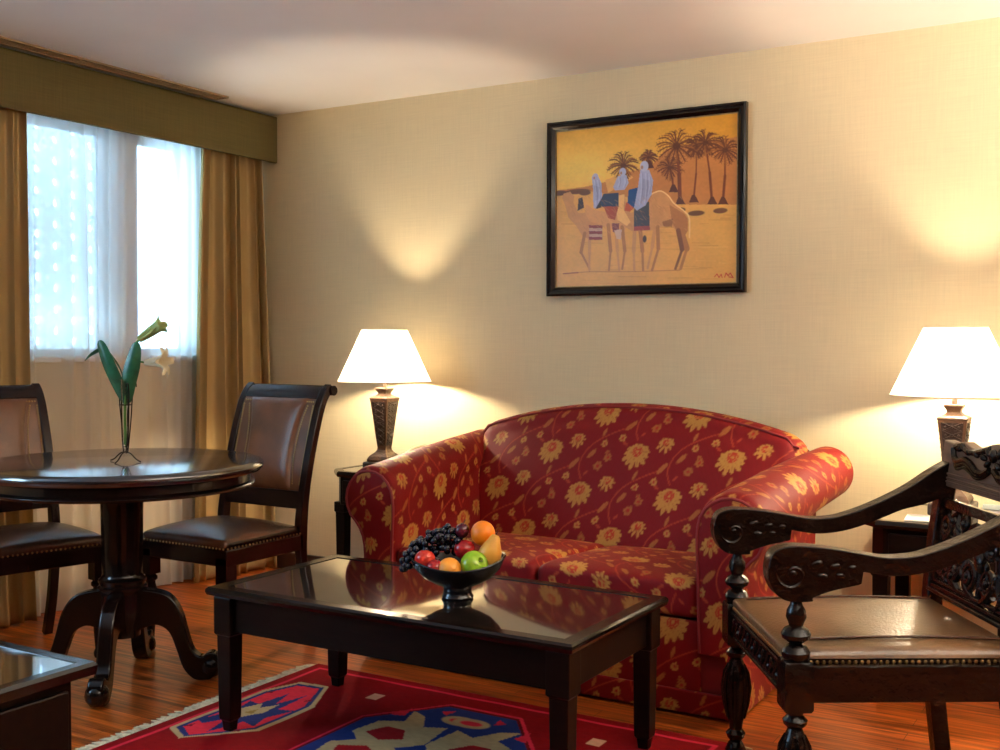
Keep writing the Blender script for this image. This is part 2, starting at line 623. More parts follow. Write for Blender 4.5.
class Canvas:
    def __init__(s, w, h, color):
        s.w, s.h = w, h
        s.a = np.zeros((h, w, 3))
        s.a[:] = lin(color)
        s.Y, s.X = np.mgrid[0:h, 0:w].astype(float)

    def _bb(s, x0, y0, x1, y1):
        x0, x1 = int(max(0, math.floor(x0))), int(min(s.w, math.ceil(x1) + 1))
        y0, y1 = int(max(0, math.floor(y0))), int(min(s.h, math.ceil(y1) + 1))
        return x0, y0, x1, y1

    def put(s, x0, y0, x1, y1, mask, color, al=1.0):
        if x1 <= x0 or y1 <= y0:
            return
        sub = s.a[y0:y1, x0:x1]
        mk = (np.clip(mask, 0, 1) * al)[..., None]
        sub[:] = sub * (1 - mk) + lin(color) * mk

    def ellipse(s, cx, cy, rx, ry, color, ang=0.0, al=1.0, ring=0):
        r = max(rx, ry) + 2
        x0, y0, x1, y1 = s._bb(cx - r, cy - r, cx + r, cy + r)
        if x1 <= x0 or y1 <= y0:
            return
        X = s.X[y0:y1, x0:x1] - cx
        Y = s.Y[y0:y1, x0:x1] - cy
        c, n = math.cos(ang), math.sin(ang)
        U = (X * c + Y * n) / rx
        V = (-X * n + Y * c) / ry
        d = np.sqrt(U * U + V * V)
        mk = (1 - d) * min(rx, ry) + 0.5
        if ring:
            mk = np.minimum(mk, ring - (1 - d) * min(rx, ry) + 0.5)
        s.put(x0, y0, x1, y1, mk, color, al)

    def poly(s, pts, color, al=1.0):
        P = np.array(pts, float)
        x0, y0, x1, y1 = s._bb(P[:, 0].min(), P[:, 1].min(), P[:, 0].max(), P[:, 1].max())
        if x1 <= x0 or y1 <= y0:
            return
        X = s.X[y0:y1, x0:x1]
        Y = s.Y[y0:y1, x0:x1]
        ins = np.zeros(X.shape, bool)
        n = len(P)
        for i in range(n):
            (ax, ay), (bx, by) = P[i], P[(i + 1) % n]
            if ay == by:
                continue
            cnd = ((ay > Y) != (by > Y)) & (X < (bx - ax) * (Y - ay) / (by - ay) + ax)
            ins ^= cnd
        s.put(x0, y0, x1, y1, ins.astype(float), color, al)

    def line(s, pts, w, color, al=1.0):
        P = np.array(pts, float)
        Wd = w if isinstance(w, (list, tuple)) else [w] * len(P)
        for i in range(len(P) - 1):
            a, b = P[i], P[i + 1]
            ww = (Wd[i] + Wd[i + 1]) / 4
            x0, y0, x1, y1 = s._bb(min(a[0], b[0]) - ww - 1, min(a[1], b[1]) - ww - 1, max(a[0], b[0]) + ww + 1, max(a[1], b[1]) + ww + 1)
            if x1 <= x0 or y1 <= y0:
                continue
            X = s.X[y0:y1, x0:x1]
            Y = s.Y[y0:y1, x0:x1]
            d = b - a
            L = max(d @ d, 1e-9)
            t = np.clip(((X - a[0]) * d[0] + (Y - a[1]) * d[1]) / L, 0, 1)
            ds = np.hypot(X - a[0] - t * d[0], Y - a[1] - t * d[1])
            s.put(x0, y0, x1, y1, ww - ds + 0.5, color, al)

    def noise(s, amp, sx, sy):
        """multiply by smooth value noise"""
        g = rng.random((int(s.h / sy) + 3, int(s.w / sx) + 3))
        yy, xx = s.Y / sy, s.X / sx
        y0, x0 = yy.astype(int), xx.astype(int)
        fy, fx = yy - y0, xx - x0
        v = g[y0, x0] * (1 - fy) * (1 - fx) + g[y0 + 1, x0] * fy * (1 - fx) + g[y0, x0 + 1] * (1 - fy) * fx + g[y0 + 1, x0 + 1] * fy * fx
        s.a *= (1 + amp * (v - 0.5))[..., None]

    def sample(s, x, y, wrap=False):
        if wrap:
            x = np.mod(x, s.w)
            y = np.mod(y, s.h)
        else:
            x = np.clip(x, 0, s.w - 1.001)
            y = np.clip(y, 0, s.h - 1.001)
        x0, y0 = np.floor(x).astype(int), np.floor(y).astype(int)
        fx, fy = (x - x0)[..., None], (y - y0)[..., None]
        x1, y1 = (x0 + 1) % s.w, (y0 + 1) % s.h
        x0, y0 = x0 % s.w, y0 % s.h
        return s.a[y0, x0] * (1 - fx) * (1 - fy) + s.a[y0, x1] * fx * (1 - fy) + s.a[y1, x0] * (1 - fx) * fy + s.a[y1, x1] * fx * fy


# ---- sofa damask: one tile 330 x 290 mm with two half-dropped repeats
TW, TH = 330, 290
tile = Canvas(TW, TH, (112, 5, 9))
GOLD, GOLD2, VINE = (170, 122, 56), (150, 90, 40), (152, 52, 28)


def tiled(fn):
    for dx in (-TW, 0, TW):
        for dy in (-TH, 0, TH):
            for (ox, oy) in ((82, 60), (82 + TW / 2, 60 + TH / 2)):
                fn(ox + dx, oy + dy)


def flower(x, y, r, npet, a0=0.0, heart=True, col=GOLD, col2=(128, 66, 30)):
    """daisy drawn half from the side: heart high, long petals fanning downwards"""
    hy_ = y - (r * 0.22 if heart else 0)
    for k in range(npet):
        a = a0 + 2 * PI * k / npet
        rr = r * (0.82 + (0.34 * math.sin(a) if heart else 0)) * (1.0 if k % 2 == 0 else 0.92)
        px, py = x + math.cos(a) * rr * 0.66, hy_ + math.sin(a) * rr * 0.66
        w_ = r * (0.145 if npet > 8 else 0.26)
        tile.ellipse(px, py, rr * 0.36, w_, col, a)
        tile.line([(x + math.cos(a) * rr * .42, hy_ + math.sin(a) * rr * .42), (x + math.cos(a) * rr * .86, hy_ + math.sin(a) * rr * .86)], 1.2, col2, 0.7)
    if heart:
        tile.ellipse(x, hy_, r * 0.33, r * 0.33, (160, 44, 26))
        tile.ellipse(x, hy_, r * 0.25, r * 0.25, GOLD, ring=1.5)
        tile.ellipse(x, hy_, r * 0.10, r * 0.10, GOLD)


def leafp(x, y, L, w, ang, col):
    tile.ellipse(x, y, L / 2, w / 2, col, ang)
    c, n = math.cos(ang), math.sin(ang)
    tile.line([(x - c * L / 2, y - n * L / 2), (x + c * L / 2, y + n * L / 2)], 1.0, (150, 70, 30), 0.8)


def repeat_unit(x, y):
    q = lambda a, b: (x + a * 0.72, y + b * 0.62)
    tile.line(spline([q(*p) for p in ((-15, -75), (-42, -130), (-48, -190), (-30, -250), (10, -300), (80, -350), (150, -388))], 6), 4.4, VINE)
    leafp(*q(150, -395), 46, 18, -0.95, GOLD2)
    leafp(*q(-2, -222), 40, 16, -0.95, GOLD2)
    leafp(*q(28, -348), 32, 11, -1.4, GOLD2)
    leafp(*q(0, -112), 20, 8, -0.9, VINE)
    leafp(*q(-75, -55), 24, 8, 0.5, VINE)
    fx, fy = q(0, 5)
    flower(fx, fy, 54, 15)
    fx, fy = q(128, -62)
    flower(fx, fy, 34, 11, 0.2)
    for (a, b, r, c) in ((-140, 28, 19, GOLD2), (-178, 80, 21, GOLD2), (-182, -50, 16, GOLD), (-98, -86, 17, GOLD), (-150, 0, 10, GOLD2)):
        fx, fy = q(a, b)
        flower(fx, fy, r, 6, a * .1, False, c)
        tile.ellipse(fx, fy, r * .25, r * .25, (150, 30, 20))


tiled(lambda x, y: repeat_unit(x, y))


def damask(u, v, seed=0.0):
    """u, v in metres on the cloth; v upwards"""
    x = (u * 1000 - 0.22 * v * 1000) / 1.17 + seed * 97
    y = -v * 1000 / 1.17 + seed * 53
    c = tile.sample(x, y, True)
    w = 1 + 0.05 * np.sin(u * 1900) * np.sin(v * 2100)
    return c * w[..., None]


# ================================================================== THE ROOM
H = 2.4035
RX, RY = 6.2, -6.6      # far right wall and the wall behind the camera


def struct(name, mb, mat, sm=False, **kw):
    o = mb.build(name, mat, None, sm=sm, **kw)
    o['kind'] = 'structure'
    return o


struct('floor', MB().box((RX / 2, RY / 2, -0.05), (RX + 0.4, -RY + 0.4, 0.1)), M['floor'])
struct('ceiling', MB().box((RX / 2, RY / 2, H + 0.05), (RX + 0.4, -RY + 0.4, 0.1)), M['ceiling'])
struct('wall_back', MB().box((RX / 2, 0.08, H / 2), (RX + 0.4, 0.16, H)), M['wall'])
struct('wall_right', MB().box((RX + 0.08, RY / 2, H / 2), (0.16, -RY, H)), M['panelling'])
struct('wall_front', MB().box((RX / 2, RY - 0.08, H / 2), (RX + 0.4, 0.16, H)), M['panelling'])
# window wall with one opening split by a narrow pier
WY0, WY1, WZ0, WZ1, WT = -1.80, -0.36, 1.135, 2.205, 0.13
PY0, PY1 = -0.885, -0.750
wl = MB()
VY0, VY1, VZ0, VZ1 = -4.76, -3.24, 1.12, 2.14  # added unseen opening in this wall, lets in extra daylight as fill
wl.box((-WT / 2, (RY + VY0) / 2, H / 2), (WT, VY0 - RY, H))
wl.box((-WT / 2, (VY1 + WY0) / 2, H / 2), (WT, WY0 - VY1, H))
wl.box((-WT / 2, (VY0 + VY1) / 2, VZ0 / 2), (WT, VY1 - VY0, VZ0))
wl.box((-WT / 2, (VY0 + VY1) / 2, (VZ1 + H) / 2), (WT, VY1 - VY0, H - VZ1))
wl.box((-WT / 2, WY1 / 2 + 0.0, H / 2), (WT, -WY1, H))
wl.box((-WT / 2, (WY0 + WY1) / 2, WZ0 / 2), (WT, WY1 - WY0, WZ0))
wl.box((-WT / 2, (WY0 + WY1) / 2, (WZ1 + H) / 2), (WT, WY1 - WY0, H - WZ1))
struct('wall_left', wl, M['wall'])
struct('trim_1', MB().box((-WT / 2, (PY0 + PY1) / 2, (WZ0 + WZ1) / 2), (WT, PY1 - PY0, WZ1 - WZ0)), M['white_paint'])
for i, (a, b) in enumerate(((WY0, PY0), (PY1, WY1))):
    fr = MB()
    t, x = 0.035, -0.085
    fr.box((x, a + t / 2, (WZ0 + WZ1) / 2), (0.045, t, WZ1 - WZ0))
    fr.box((x, b - t / 2, (WZ0 + WZ1) / 2), (0.045, t, WZ1 - WZ0))
    fr.box((x, (a + b) / 2, WZ0 + t / 2), (0.045, b - a, t))
    fr.box((x, (a + b) / 2, WZ1 - t / 2), (0.045, b - a, t))
    w = struct('window_%d' % (i + 1), fr, M['white_paint'])
    MB().box((x, (a + b) / 2, (WZ0 + WZ1) / 2), (0.006, b - a - 2 * t, WZ1 - WZ0 - 2 * t)).build('window_pane', M['pane'], w, sm=False)
    MB().box((0.0, (a + b) / 2, WZ0 - 0.012), (0.11, b - a + 0.02, 0.024)).build('window_sill', M['white_paint'], w, sm=False, bevel=0.004)

# pierced plaster screen outside the wider window: staggered round openings
scr = MB()
cell = 0.105


def holed_cell(cy, cz, w, r, n=16):
    front, back = [], []
    sq = []
    for i in range(n):
        a = 2 * PI * i / n + PI / n
        c, s_ = math.cos(a), math.sin(a)
        k = (w / 2) / max(abs(c), abs(s_))
        sq.append((cy + c * k, cz + s_ * k))
    ho = [(cy + r * math.cos(2 * PI * i / n + PI / n), cz + r * math.sin(2 * PI * i / n + PI / n)) for i in range(n)]
    x0, x1 = -0.49, -0.45
    vs = [(x1, *p) for p in sq] + [(x1, *p) for p in ho] + [(x0, *p) for p in ho] + [(x0, *p) for p in sq]
    fs = []
    for i in range(n):
        k = (i + 1) % n
        fs += [(i, k, n + k, n + i), (n + i, n + k, 2 * n + k, 2 * n + i), (2 * n + i, 2 * n + k, 3 * n + k, 3 * n + i)]
    scr.add(vs, fs)


h2 = cell / 2
for iy in range(int(1.25 / h2)):
    for iz in range(int(1.42 / h2)):
        cy_, cz_ = -0.62 - (iy + .5) * h2, 1.02 + (iz + .5) * h2
        big = (iy % 2 == 0 and iz % 2 == (iy // 2) % 2)
        holed_cell(cy_, cz_, h2, 0.0245 if big else (0.014 if (iy + iz) % 2 == 0 else 0.0085))
o = scr.build('lattice_screen', M['lattice'], None, sm=False)
tag(o, 'pale pierced lattice screen with round openings outside the left window pane', 'lattice screen')
# white facade opposite the window, far outside
# baseboards
bb = MB().box((RX / 2, -0.009, 0.045), (RX, 0.018, 0.09))
struct('baseboard_back', bb, M['base'], bevel=0.003)
bb = MB().box((0.009, RY / 2, 0.045), (0.018, -RY, 0.09))
struct('baseboard_left', bb, M['base'], bevel=0.003)

# pelmet (fabric covered box over the curtains)
PX = 0.2155
pm = MB()
PL = 2.9
pm.box((PX - 0.009, -PL / 2, 2.270), (0.018, PL, 0.2392))
pm.box((PX / 2, -PL / 2, 2.385), (PX, PL, 0.012))
pm.box((PX / 2, -PL + 0.009, 2.270), (PX, 0.018, 0.2392))
o = pm.build('pelmet', M['pelmet'], None, sm=False, bevel=0.003)
tag(o, 'olive fabric covered pelmet box above the curtains', 'pelmet')
# ceiling slot beside the pelmet
vt = empty('ceiling_vent', (0.27, -1.95, H), 0, 'long narrow beige slot vent in the ceiling beside the pelmet', 'vent')
v = MB()
v.box((-0.036, 0, -0.004), (0.010, 3.0, 0.008))
v.box((0.036, 0, -0.004), (0.010, 3.0, 0.008))
v.box((0, 1.495, -0.004), (0.07, 0.010, 0.008))
v.box((0, -1.495, -0.004), (0.07, 0.010, 0.008))
v.build('vent_frame', M['vent'], vt, sm=False)
v = MB()
for k in range(3):
    v.box((-0.018 + 0.018 * k, 0, -0.0035), (0.009, 2.98, 0.005))
v.build('vent_slat', M['vent'], vt, sm=False)
MB().box((0, 0, -0.0008), (0.07, 2.98, 0.001)).build('vent_backing', M['dark'], vt, sm=False)

# ------------------------------------------------------------------ curtains


def curtain(name, y_fn, z0, z1, folds, amp, xc, mat, label, cat, group=None, ny=300, nz=60, phase=0.0, flare=0.0, solid=0.002, seed=3, xslant=0.0):
    """hanging cloth: y_fn(s, t) gives the position along the window wall, s 0..1 across, t 0 bottom..1 top"""
    r = np.random.default_rng(seed)
    s = np.linspace(0, 1, ny)[:, None]
    t = np.linspace(0, 1, nz)[None, :]
    ph = r.uniform(0, 2 * PI, 6)
    warp = s + 0.035 * np.sin(2 * PI * s * 2.3 + ph[0]) + 0.012 * np.sin(2 * PI * (s * 3.1 + 0.5 * t) + ph[1])
    a = amp * (0.75 + 0.35 * np.sin(2 * PI * s * 1.7 + ph[2])) * (0.62 + 0.38 * (1 - t) ** 0.7 + flare * (1 - t) ** 3)
    w = np.sin(2 * PI * folds * warp + phase) + 0.25 * np.sin(4 * PI * folds * warp + ph[3] + 1.2 * t) + 0.12 * np.sin(2 * PI * folds * 1.5 * warp + ph[4])
    x = xc + a * w + xslant * s * (1 - t) + 0 * t
    y = y_fn(s, t) + 0.35 * a * np.cos(2 * PI * folds * warp + phase)
    z = z0 + (z1 - z0) * t + 0 * s
    P = np.stack([x, y, z + 0 * x], -1)
    o = grid_mesh(name, P, mat)
    if solid:
        md = o.modifiers.new('thickness', 'SOLIDIFY')
        md.thickness = solid
    return tag(o, label, cat, group)


curtain('curtain', lambda s, t: -0.46 - 0.075 * (1 - t) ** 0.6 * (1 - s) + s * (0.40 + 0.03 * (1 - t)), 0.006, 2.24, 6.0, 0.040, 0.135, M['drape'],
        'gathered gold brown curtain right of the window, in the corner', 'curtain', group='gold brown curtains at the window', phase=1.9, seed=5, xslant=0.05)
curtain('curtain', lambda s, t: -2.05 + s * (0.605 + 0.03 * (1 - t) ** 4), 0.006, 2.24, 7.0, 0.020, 0.105, M['drape'],
        'gathered gold brown curtain left of the window, behind the chair cut by the frame', 'curtain', group='gold brown curtains at the window', phase=0.4, seed=9, xslant=0.0)
curtain('sheer_curtain', lambda s, t: -1.62 + s * 1.22, 0.008, 2.26, 13.0, 0.020, 0.058, M['sheer'],
        'white sheer curtain hanging across the bright window', 'curtain', ny=420, nz=30, phase=0.9, solid=0, seed=14)

# ------------------------------------------------------------------ framed painting


def make_painting():
    Wp, Hp = 370, 310
    cv = Canvas(Wp, Hp, (222, 168, 78))

    def Z(x, y):          # photo-crop coordinates -> canvas
        u = (x - 80) / (640 - 80)
        top = 160 - 63 * u
        bot = 650 - 18 * u
        return (u * Wp, (y - top) / (bot - top) * Hp)

    def C(x, y):          # closer crop coordinates
        return Z((560 + x / 5.77 - 530) * 3.125, (160 + y / 5.77 - 80) * 3.125)

    # sky
    Yn, Xn = cv.Y / Hp, cv.X / Wp
    top = lin((214, 152, 44))
    glow = lin((250, 206, 96))
    g = np.exp(-(((Xn - 0.12) / 0.5) ** 2 + ((Yn - 0.25) / 0.22) ** 2))[..., None]
    cv.a[:] = top * (1 - g) + glow * g
    # distant dunes / haze and sand
    cv.poly([Z(70, 345), Z(180, 330), Z(240, 315), Z(300, 285), Z(380, 270), Z(430, 210), Z(650, 170), Z(650, 400), Z(70, 400)], (196, 128, 62))
    cv.poly([Z(70, 352), Z(190, 345), Z(300, 360), Z(420, 385), Z(650, 385), Z(660, 680), Z(70, 680)], (224, 168, 82))
    cv.poly([Z(240, 310), Z(300, 285), Z(330, 300), Z(250, 350)], (226, 170, 90))
    for k in range(60):
        x, y = rng.uniform(80, 640), rng.uniform(400, 640)
        L = rng.uniform(20, 90)
        cv.line([Z(x, y), Z(x + L, y + rng.uniform(-2, 2))], rng.uniform(1, 2.5), [(236, 184, 96), (206, 146, 66), (198, 136, 60)][k % 3], 0.55)
    for (x, y, w) in ((90, 352, 30), (150, 346, 45), (175, 350, 20), (520, 412, 26), (590, 404, 22), (470, 402, 20)):
        cv.ellipse(*Z(x, y), w * .62, 5, (112, 74, 40))

    def palm(x, y, r, bx, by, col=(104, 58, 28), w=4):
        cv.line([Z(x, y), Z((x + bx) / 2 + 3, (y + by) / 2), Z(bx, by)], [w * .7, w, w * 1.5], (122, 64, 30))
        nf = 24
        for k in range(nf):
            a = 2 * PI * k / nf + rng.uniform(-.12, .12)
            L = r * rng.uniform(0.80, 1.12) * (0.82 if math.sin(a) < -0.3 else 1.0)
            dx, dy = math.cos(a) * L, -math.sin(a) * L
            pts = [(x, y), (x + dx * .55, y + dy * .62 - .03 * L), (x + dx, y + dy * .92 + 0.16 * L)]
            sp = spline([Z(*p) for p in pts], 6)
            cc = col if k % 3 else (150, 92, 40)
            cv.line(sp, [2.4] * (len(sp) - 1) + [0.9], cc, 0.9)
            for i in range(3, len(sp) - 1, 2):
                px_, py_ = sp[i]
                qx, qy = dx * .07, dy * .07
                cv.line([(px_, py_), (px_ + qx - qy * 1.1, py_ + qy + qx * .9 + 1)], 1.0, cc, 0.7)
                cv.line([(px_, py_), (px_ + qx + qy * 1.1, py_ + qy - qx * .9 + 1)], 1.0, cc, 0.7)
        cv.ellipse(*Z(x, y + 2), r * .12, r * .10, (92, 50, 26), 0, 0.8)
        cv.poly([Z(bx - 14, by + 6), Z(bx - 4, by - 18), Z(bx + 4, by - 18), Z(bx + 16, by + 6)], (96, 52, 28))
    palm(440, 268, 42, 452, 340, w=3)
    palm(375, 236, 28, 378, 265, w=2)
    palm(298, 262, 48, 300, 300, w=3)
    palm(520, 205, 40, 512, 372, w=3)
    palm(545, 190, 46, 566, 378)
    palm(602, 212, 48, 597, 378)
    palm(460, 200, 66, 472, 378, w=6)

    TAN, TAN2, LIT, SH = (204, 146, 84), (176, 116, 62), (240, 200, 130), (128, 80, 44)

    def leg(pts, w, col):
        cv.line([C(*p) for p in pts], w, col)
    # left camel
    cv.poly([C(*p) for p in ((20, 190), (60, 178), (85, 205), (80, 240), (110, 300), (150, 300), (240, 330), (260, 380), (190, 460), (140, 440), (100, 380), (50, 330), (30, 260), (10, 215))], TAN)
    leg([(150, 420), (128, 530), (180, 625)], [9, 5, 3.5], TAN2)
    leg([(178, 430), (180, 540), (178, 632)], [8, 5, 3.5], TAN)
    # middle camel
    cv.poly([C(*p) for p in ((160, 250), (210, 285), (330, 300), (385, 320), (390, 400), (330, 400), (250, 370), (180, 350), (150, 300))], (214, 154, 90))
    leg([(290, 370), (305, 520), (296, 632)], [10, 5, 3.5], TAN2)
    leg([(335, 390), (345, 520), (356, 632)], [9, 5, 3.5], TAN)
    leg([(372, 380), (388, 520), (374, 625)], [9, 5, 3.5], TAN2)
    # right camel
    cv.poly([C(*p) for p in ((345, 200), (385, 190), (395, 260), (420, 300), (520, 250), (545, 185), (590, 172), (630, 195), (662, 240), (720, 290), (745, 330), (742, 400), (722, 440), (690, 420), (655, 370), (600, 378), (540, 400), (430, 405), (380, 375), (345, 340), (338, 260))], TAN)
    cv.poly([C(*p) for p in ((640, 250), (720, 300), (740, 330), (742, 400), (722, 440), (690, 420), (655, 350))], TAN2)
    cv.poly([C(*p) for p in ((600, 350), (660, 330), (655, 380), (610, 378))], SH, 0.7)
    cv.poly([C(*p) for p in ((345, 200), (385, 190), (380, 280), (420, 350), (400, 375), (345, 340), (335, 270))], (236, 188, 112))
    leg([(445, 390), (440, 520), (444, 630)], [10, 5.5, 4], TAN)
    leg([(475, 390), (490, 520), (494, 632)], [10, 5.5, 4], TAN2)
    leg([(560, 380), (545, 500), (520, 620)], [9, 5.5, 4], TAN)
    leg([(575, 380), (580, 505), (545, 632)], [9, 5.5, 4], TAN2)
    leg([(705, 400), (738, 505), (705, 622)], [15, 7, 4], TAN2)
    leg([(690, 400), (712, 510), (676, 622)], [12, 6, 4], SH)
    cv.line([C(*p) for p in spline([(530, 195), (560, 178), (595, 172), (635, 200), (665, 242), (725, 290), (750, 330), (752, 440)], 5)], 2.4, LIT)
    # saddles and blankets
    cv.poly([C(*p) for p in ((262, 188), (350, 182), (350, 265), (262, 268), (230, 250))], (52, 58, 78))
    cv.poly([C(*p) for p in ((262, 262), (350, 262), (330, 340), (290, 330))], (172, 76, 42))
    cv.poly([C(*p) for p in ((205, 235), (240, 222), (250, 268), (215, 278))], (58, 46, 44))
    cv.poly([C(*p) for p in ((408, 165), (462, 150), (445, 270), (400, 262))], (34, 70, 120))
    cv.poly([C(*p) for p in ((395, 235), (440, 270), (415, 292), (385, 285))], (190, 84, 40))
    cv.poly([C(*p) for p in ((440, 275), (525, 230), (530, 375), (440, 380))], (72, 70, 74))
    cv.poly([C(*p) for p in ((440, 378), (530, 372), (532, 398), (440, 404))], (156, 70, 60))
    for k in range(5):
        c_ = (130, 52, 48) if k % 2 == 0 else (196, 160, 130)
        cv.poly([C(175, 372 + k * 17), C(255, 372 + k * 17), C(255, 389 + k * 17), C(177, 389 + k * 17)], c_)
    cv.poly([C(310, 360), C(355, 360), C(350, 420), C(318, 410)], (120, 60, 60))
    cv.poly([C(325, 400), C(370, 395), C(365, 455), C(340, 450)], (206, 176, 150))
    cv.poly([C(112, 215), C(135, 212), C(145, 270), C(105, 290)], (70, 52, 44))
    cv.ellipse(*C(502, 450), 4, 7, (70, 52, 40))
    # riders
    RB, RS = (172, 176, 204), (138, 138, 168)
    cv.poly([C(*p) for p in ((190, 90), (225, 80), (250, 130), (252, 210), (215, 275), (202, 270), (198, 150))], RB)
    cv.poly([C(*p) for p in ((205, 140), (240, 150), (238, 220), (212, 230))], RS, .6)
    cv.ellipse(*C(212, 92), 6.5, 7, RB)
    cv.ellipse(*C(205, 98), 2.2, 2.6, (168, 130, 112))
    cv.poly([C(*p) for p in ((345, 85), (395, 80), (408, 125), (385, 165), (330, 170), (318, 150))], RB)
    cv.ellipse(*C(373, 62), 7, 8, (186, 188, 212))
    cv.ellipse(*C(364, 68), 2.2, 3.0, (168, 128, 108))
    cv.poly([C(*p) for p in ((475, 50), (525, 50), (548, 110), (540, 190), (505, 255), (455, 285), (440, 268), (462, 150))], RB)
    cv.poly([C(*p) for p in ((490, 100), (530, 110), (525, 190), (480, 240))], RS, .5)
    cv.ellipse(*C(497, 28), 8.5, 10, (190, 192, 214))
    cv.ellipse(*C(484, 34), 2.6, 3.6, (168, 128, 108))
    # ground shadow line and red signature
    cv.line([C(30, 655), C(180, 642), C(450, 640), C(700, 630)], 2.2, (170, 100, 50), .6)
    cv.line([C(20, 655), C(110, 648)], 2.5, (150, 50, 36), .7)
    sg = [(575, 612), (582, 603), (588, 614), (594, 604), (597, 614)]
    cv.line([Z(*p) for p in sg], 1.6, (200, 50, 30))
    cv.line([Z(604, 613), Z(608, 600), Z(614, 608), Z(620, 600), Z(628, 614), Z(616, 612)], 1.8, (200, 50, 30))
    for (x0_, y0_, x1_, y1_) in ((205, 110, 215, 260), (225, 110, 235, 230), (350, 95, 345, 150), (385, 95, 378, 150), (480, 70, 470, 250), (505, 70, 500, 240), (525, 90, 520, 190)):
        cv.line([C(x0_, y0_), C((x0_ + x1_) / 2 + 6, (y0_ + y1_) / 2), C(x1_, y1_)], 1.4, (206, 208, 226), .6)
        cv.line([C(x0_ + 9, y0_), C((x0_ + x1_) / 2 + 15, (y0_ + y1_) / 2), C(x1_ + 9, y1_)], 1.2, (112, 110, 146), .5)
    for k in range(140):
        x, y = rng.uniform(60, 740), rng.uniform(200, 400)
        cv.line([C(x, y), C(x + rng.uniform(8, 24), y + rng.uniform(8, 26))], 1.2, (226, 172, 108) if k % 2 else (166, 106, 58), .28)
    cv.a = np.clip(cv.a * 1.12, 0, 1)
    cv.noise(0.10, 4, 3)
    cv.noise(0.10, 24, 14)
    return cv


root = empty('framed_painting', (2.3135, -0.002, 1.805), 0,
             'framed desert painting of camels, riders and palms above the sofa', 'painting')
fw_, fh_ = 0.926, 0.780
prof = [(0.0, 0.000), (0.0, 0.026), (0.008, 0.030), (0.016, 0.026), (0.024, 0.027), (0.034, 0.018), (0.040, 0.012), (0.040, 0.004)]
fr = MB()
vs, fs = [], []
corners = [(-1, -1), (1, -1), (1, 1), (-1, 1)]
for (ins, dep) in prof:
    for cx_, cz_ in corners:
        vs.append((cx_ * (fw_ / 2 - ins), -dep, cz_ * (fh_ / 2 - ins)))
for j in range(len(prof) - 1):
    for i in range(4):
        k = (i + 1) % 4
        fs.append((j * 4 + i, j * 4 + k, (j + 1) * 4 + k, (j + 1) * 4 + i))
fs.append((0, 1, 2, 3))
fr.add(vs, fs)
fr.build('frame', M['dark_gloss'], root, sm=False)
fil = MB()
vs, fs = [], []
for (ins, dep) in ((0.037, 0.0125), (0.0385, 0.0145), (0.042, 0.0135), (0.042, 0.008)):
    for cx_, cz_ in corners:
        vs.append((cx_ * (fw_ / 2 - ins), -dep, cz_ * (fh_ / 2 - ins)))
for j in range(3):
    for i in range(4):
        k = (i + 1) % 4
        fs.append((j * 4 + i, j * 4 + k, (j + 1) * 4 + k, (j + 1) * 4 + i))
fil.add(vs, fs)
fil.build('frame_fillet', simple('tarnished_gold', (0.30, 0.20, 0.09), 0.4, metallic=0.6, var=0.3, scale=60), root, sm=False)
cv = make_painting()
cw, ch = fw_ - 0.08, fh_ - 0.08
nu, nv = 370, 310
uu, vv = np.meshgrid(np.linspace(0, 1, nu), np.linspace(0, 1, nv), indexing='ij')
P = np.stack([(uu - .5) * cw, -0.0085 + 0 * uu, (0.5 - vv) * ch], -1)
grid_mesh('canvas', P, PAINTING, root, cv.sample(uu * (cv.w - 1), vv * (cv.h - 1)))

# ------------------------------------------------------------------ sofa
SX = 2.392
sofa = empty('sofa', (SX, -0.64, 0), 0, 'red loveseat sofa with gold floral damask and rolled arms', 'sofa')
OY = 0.64   # local y = world y + 0.64


def dense(poly, step):
    """resample a polyline"""
    P = np.array(poly, float)
    d = np.r_[0, np.cumsum(np.hypot(*np.diff(P, axis=0).T))]
    n = max(2, int(d[-1] / step))
    t = np.linspace(0, d[-1], n)
    return np.stack([np.interp(t, d, P[:, k]) for k in range(P.shape[1])], -1), t


def seg_n(poly, n):
    P = np.array(poly, float)
    d = np.r_[0, np.cumsum(np.sqrt((np.diff(P, axis=0) ** 2).sum(1)))]
    t = np.linspace(0, d[-1], n)
    return np.stack([np.interp(t, d, P[:, k]) for k in range(P.shape[1])], -1), t


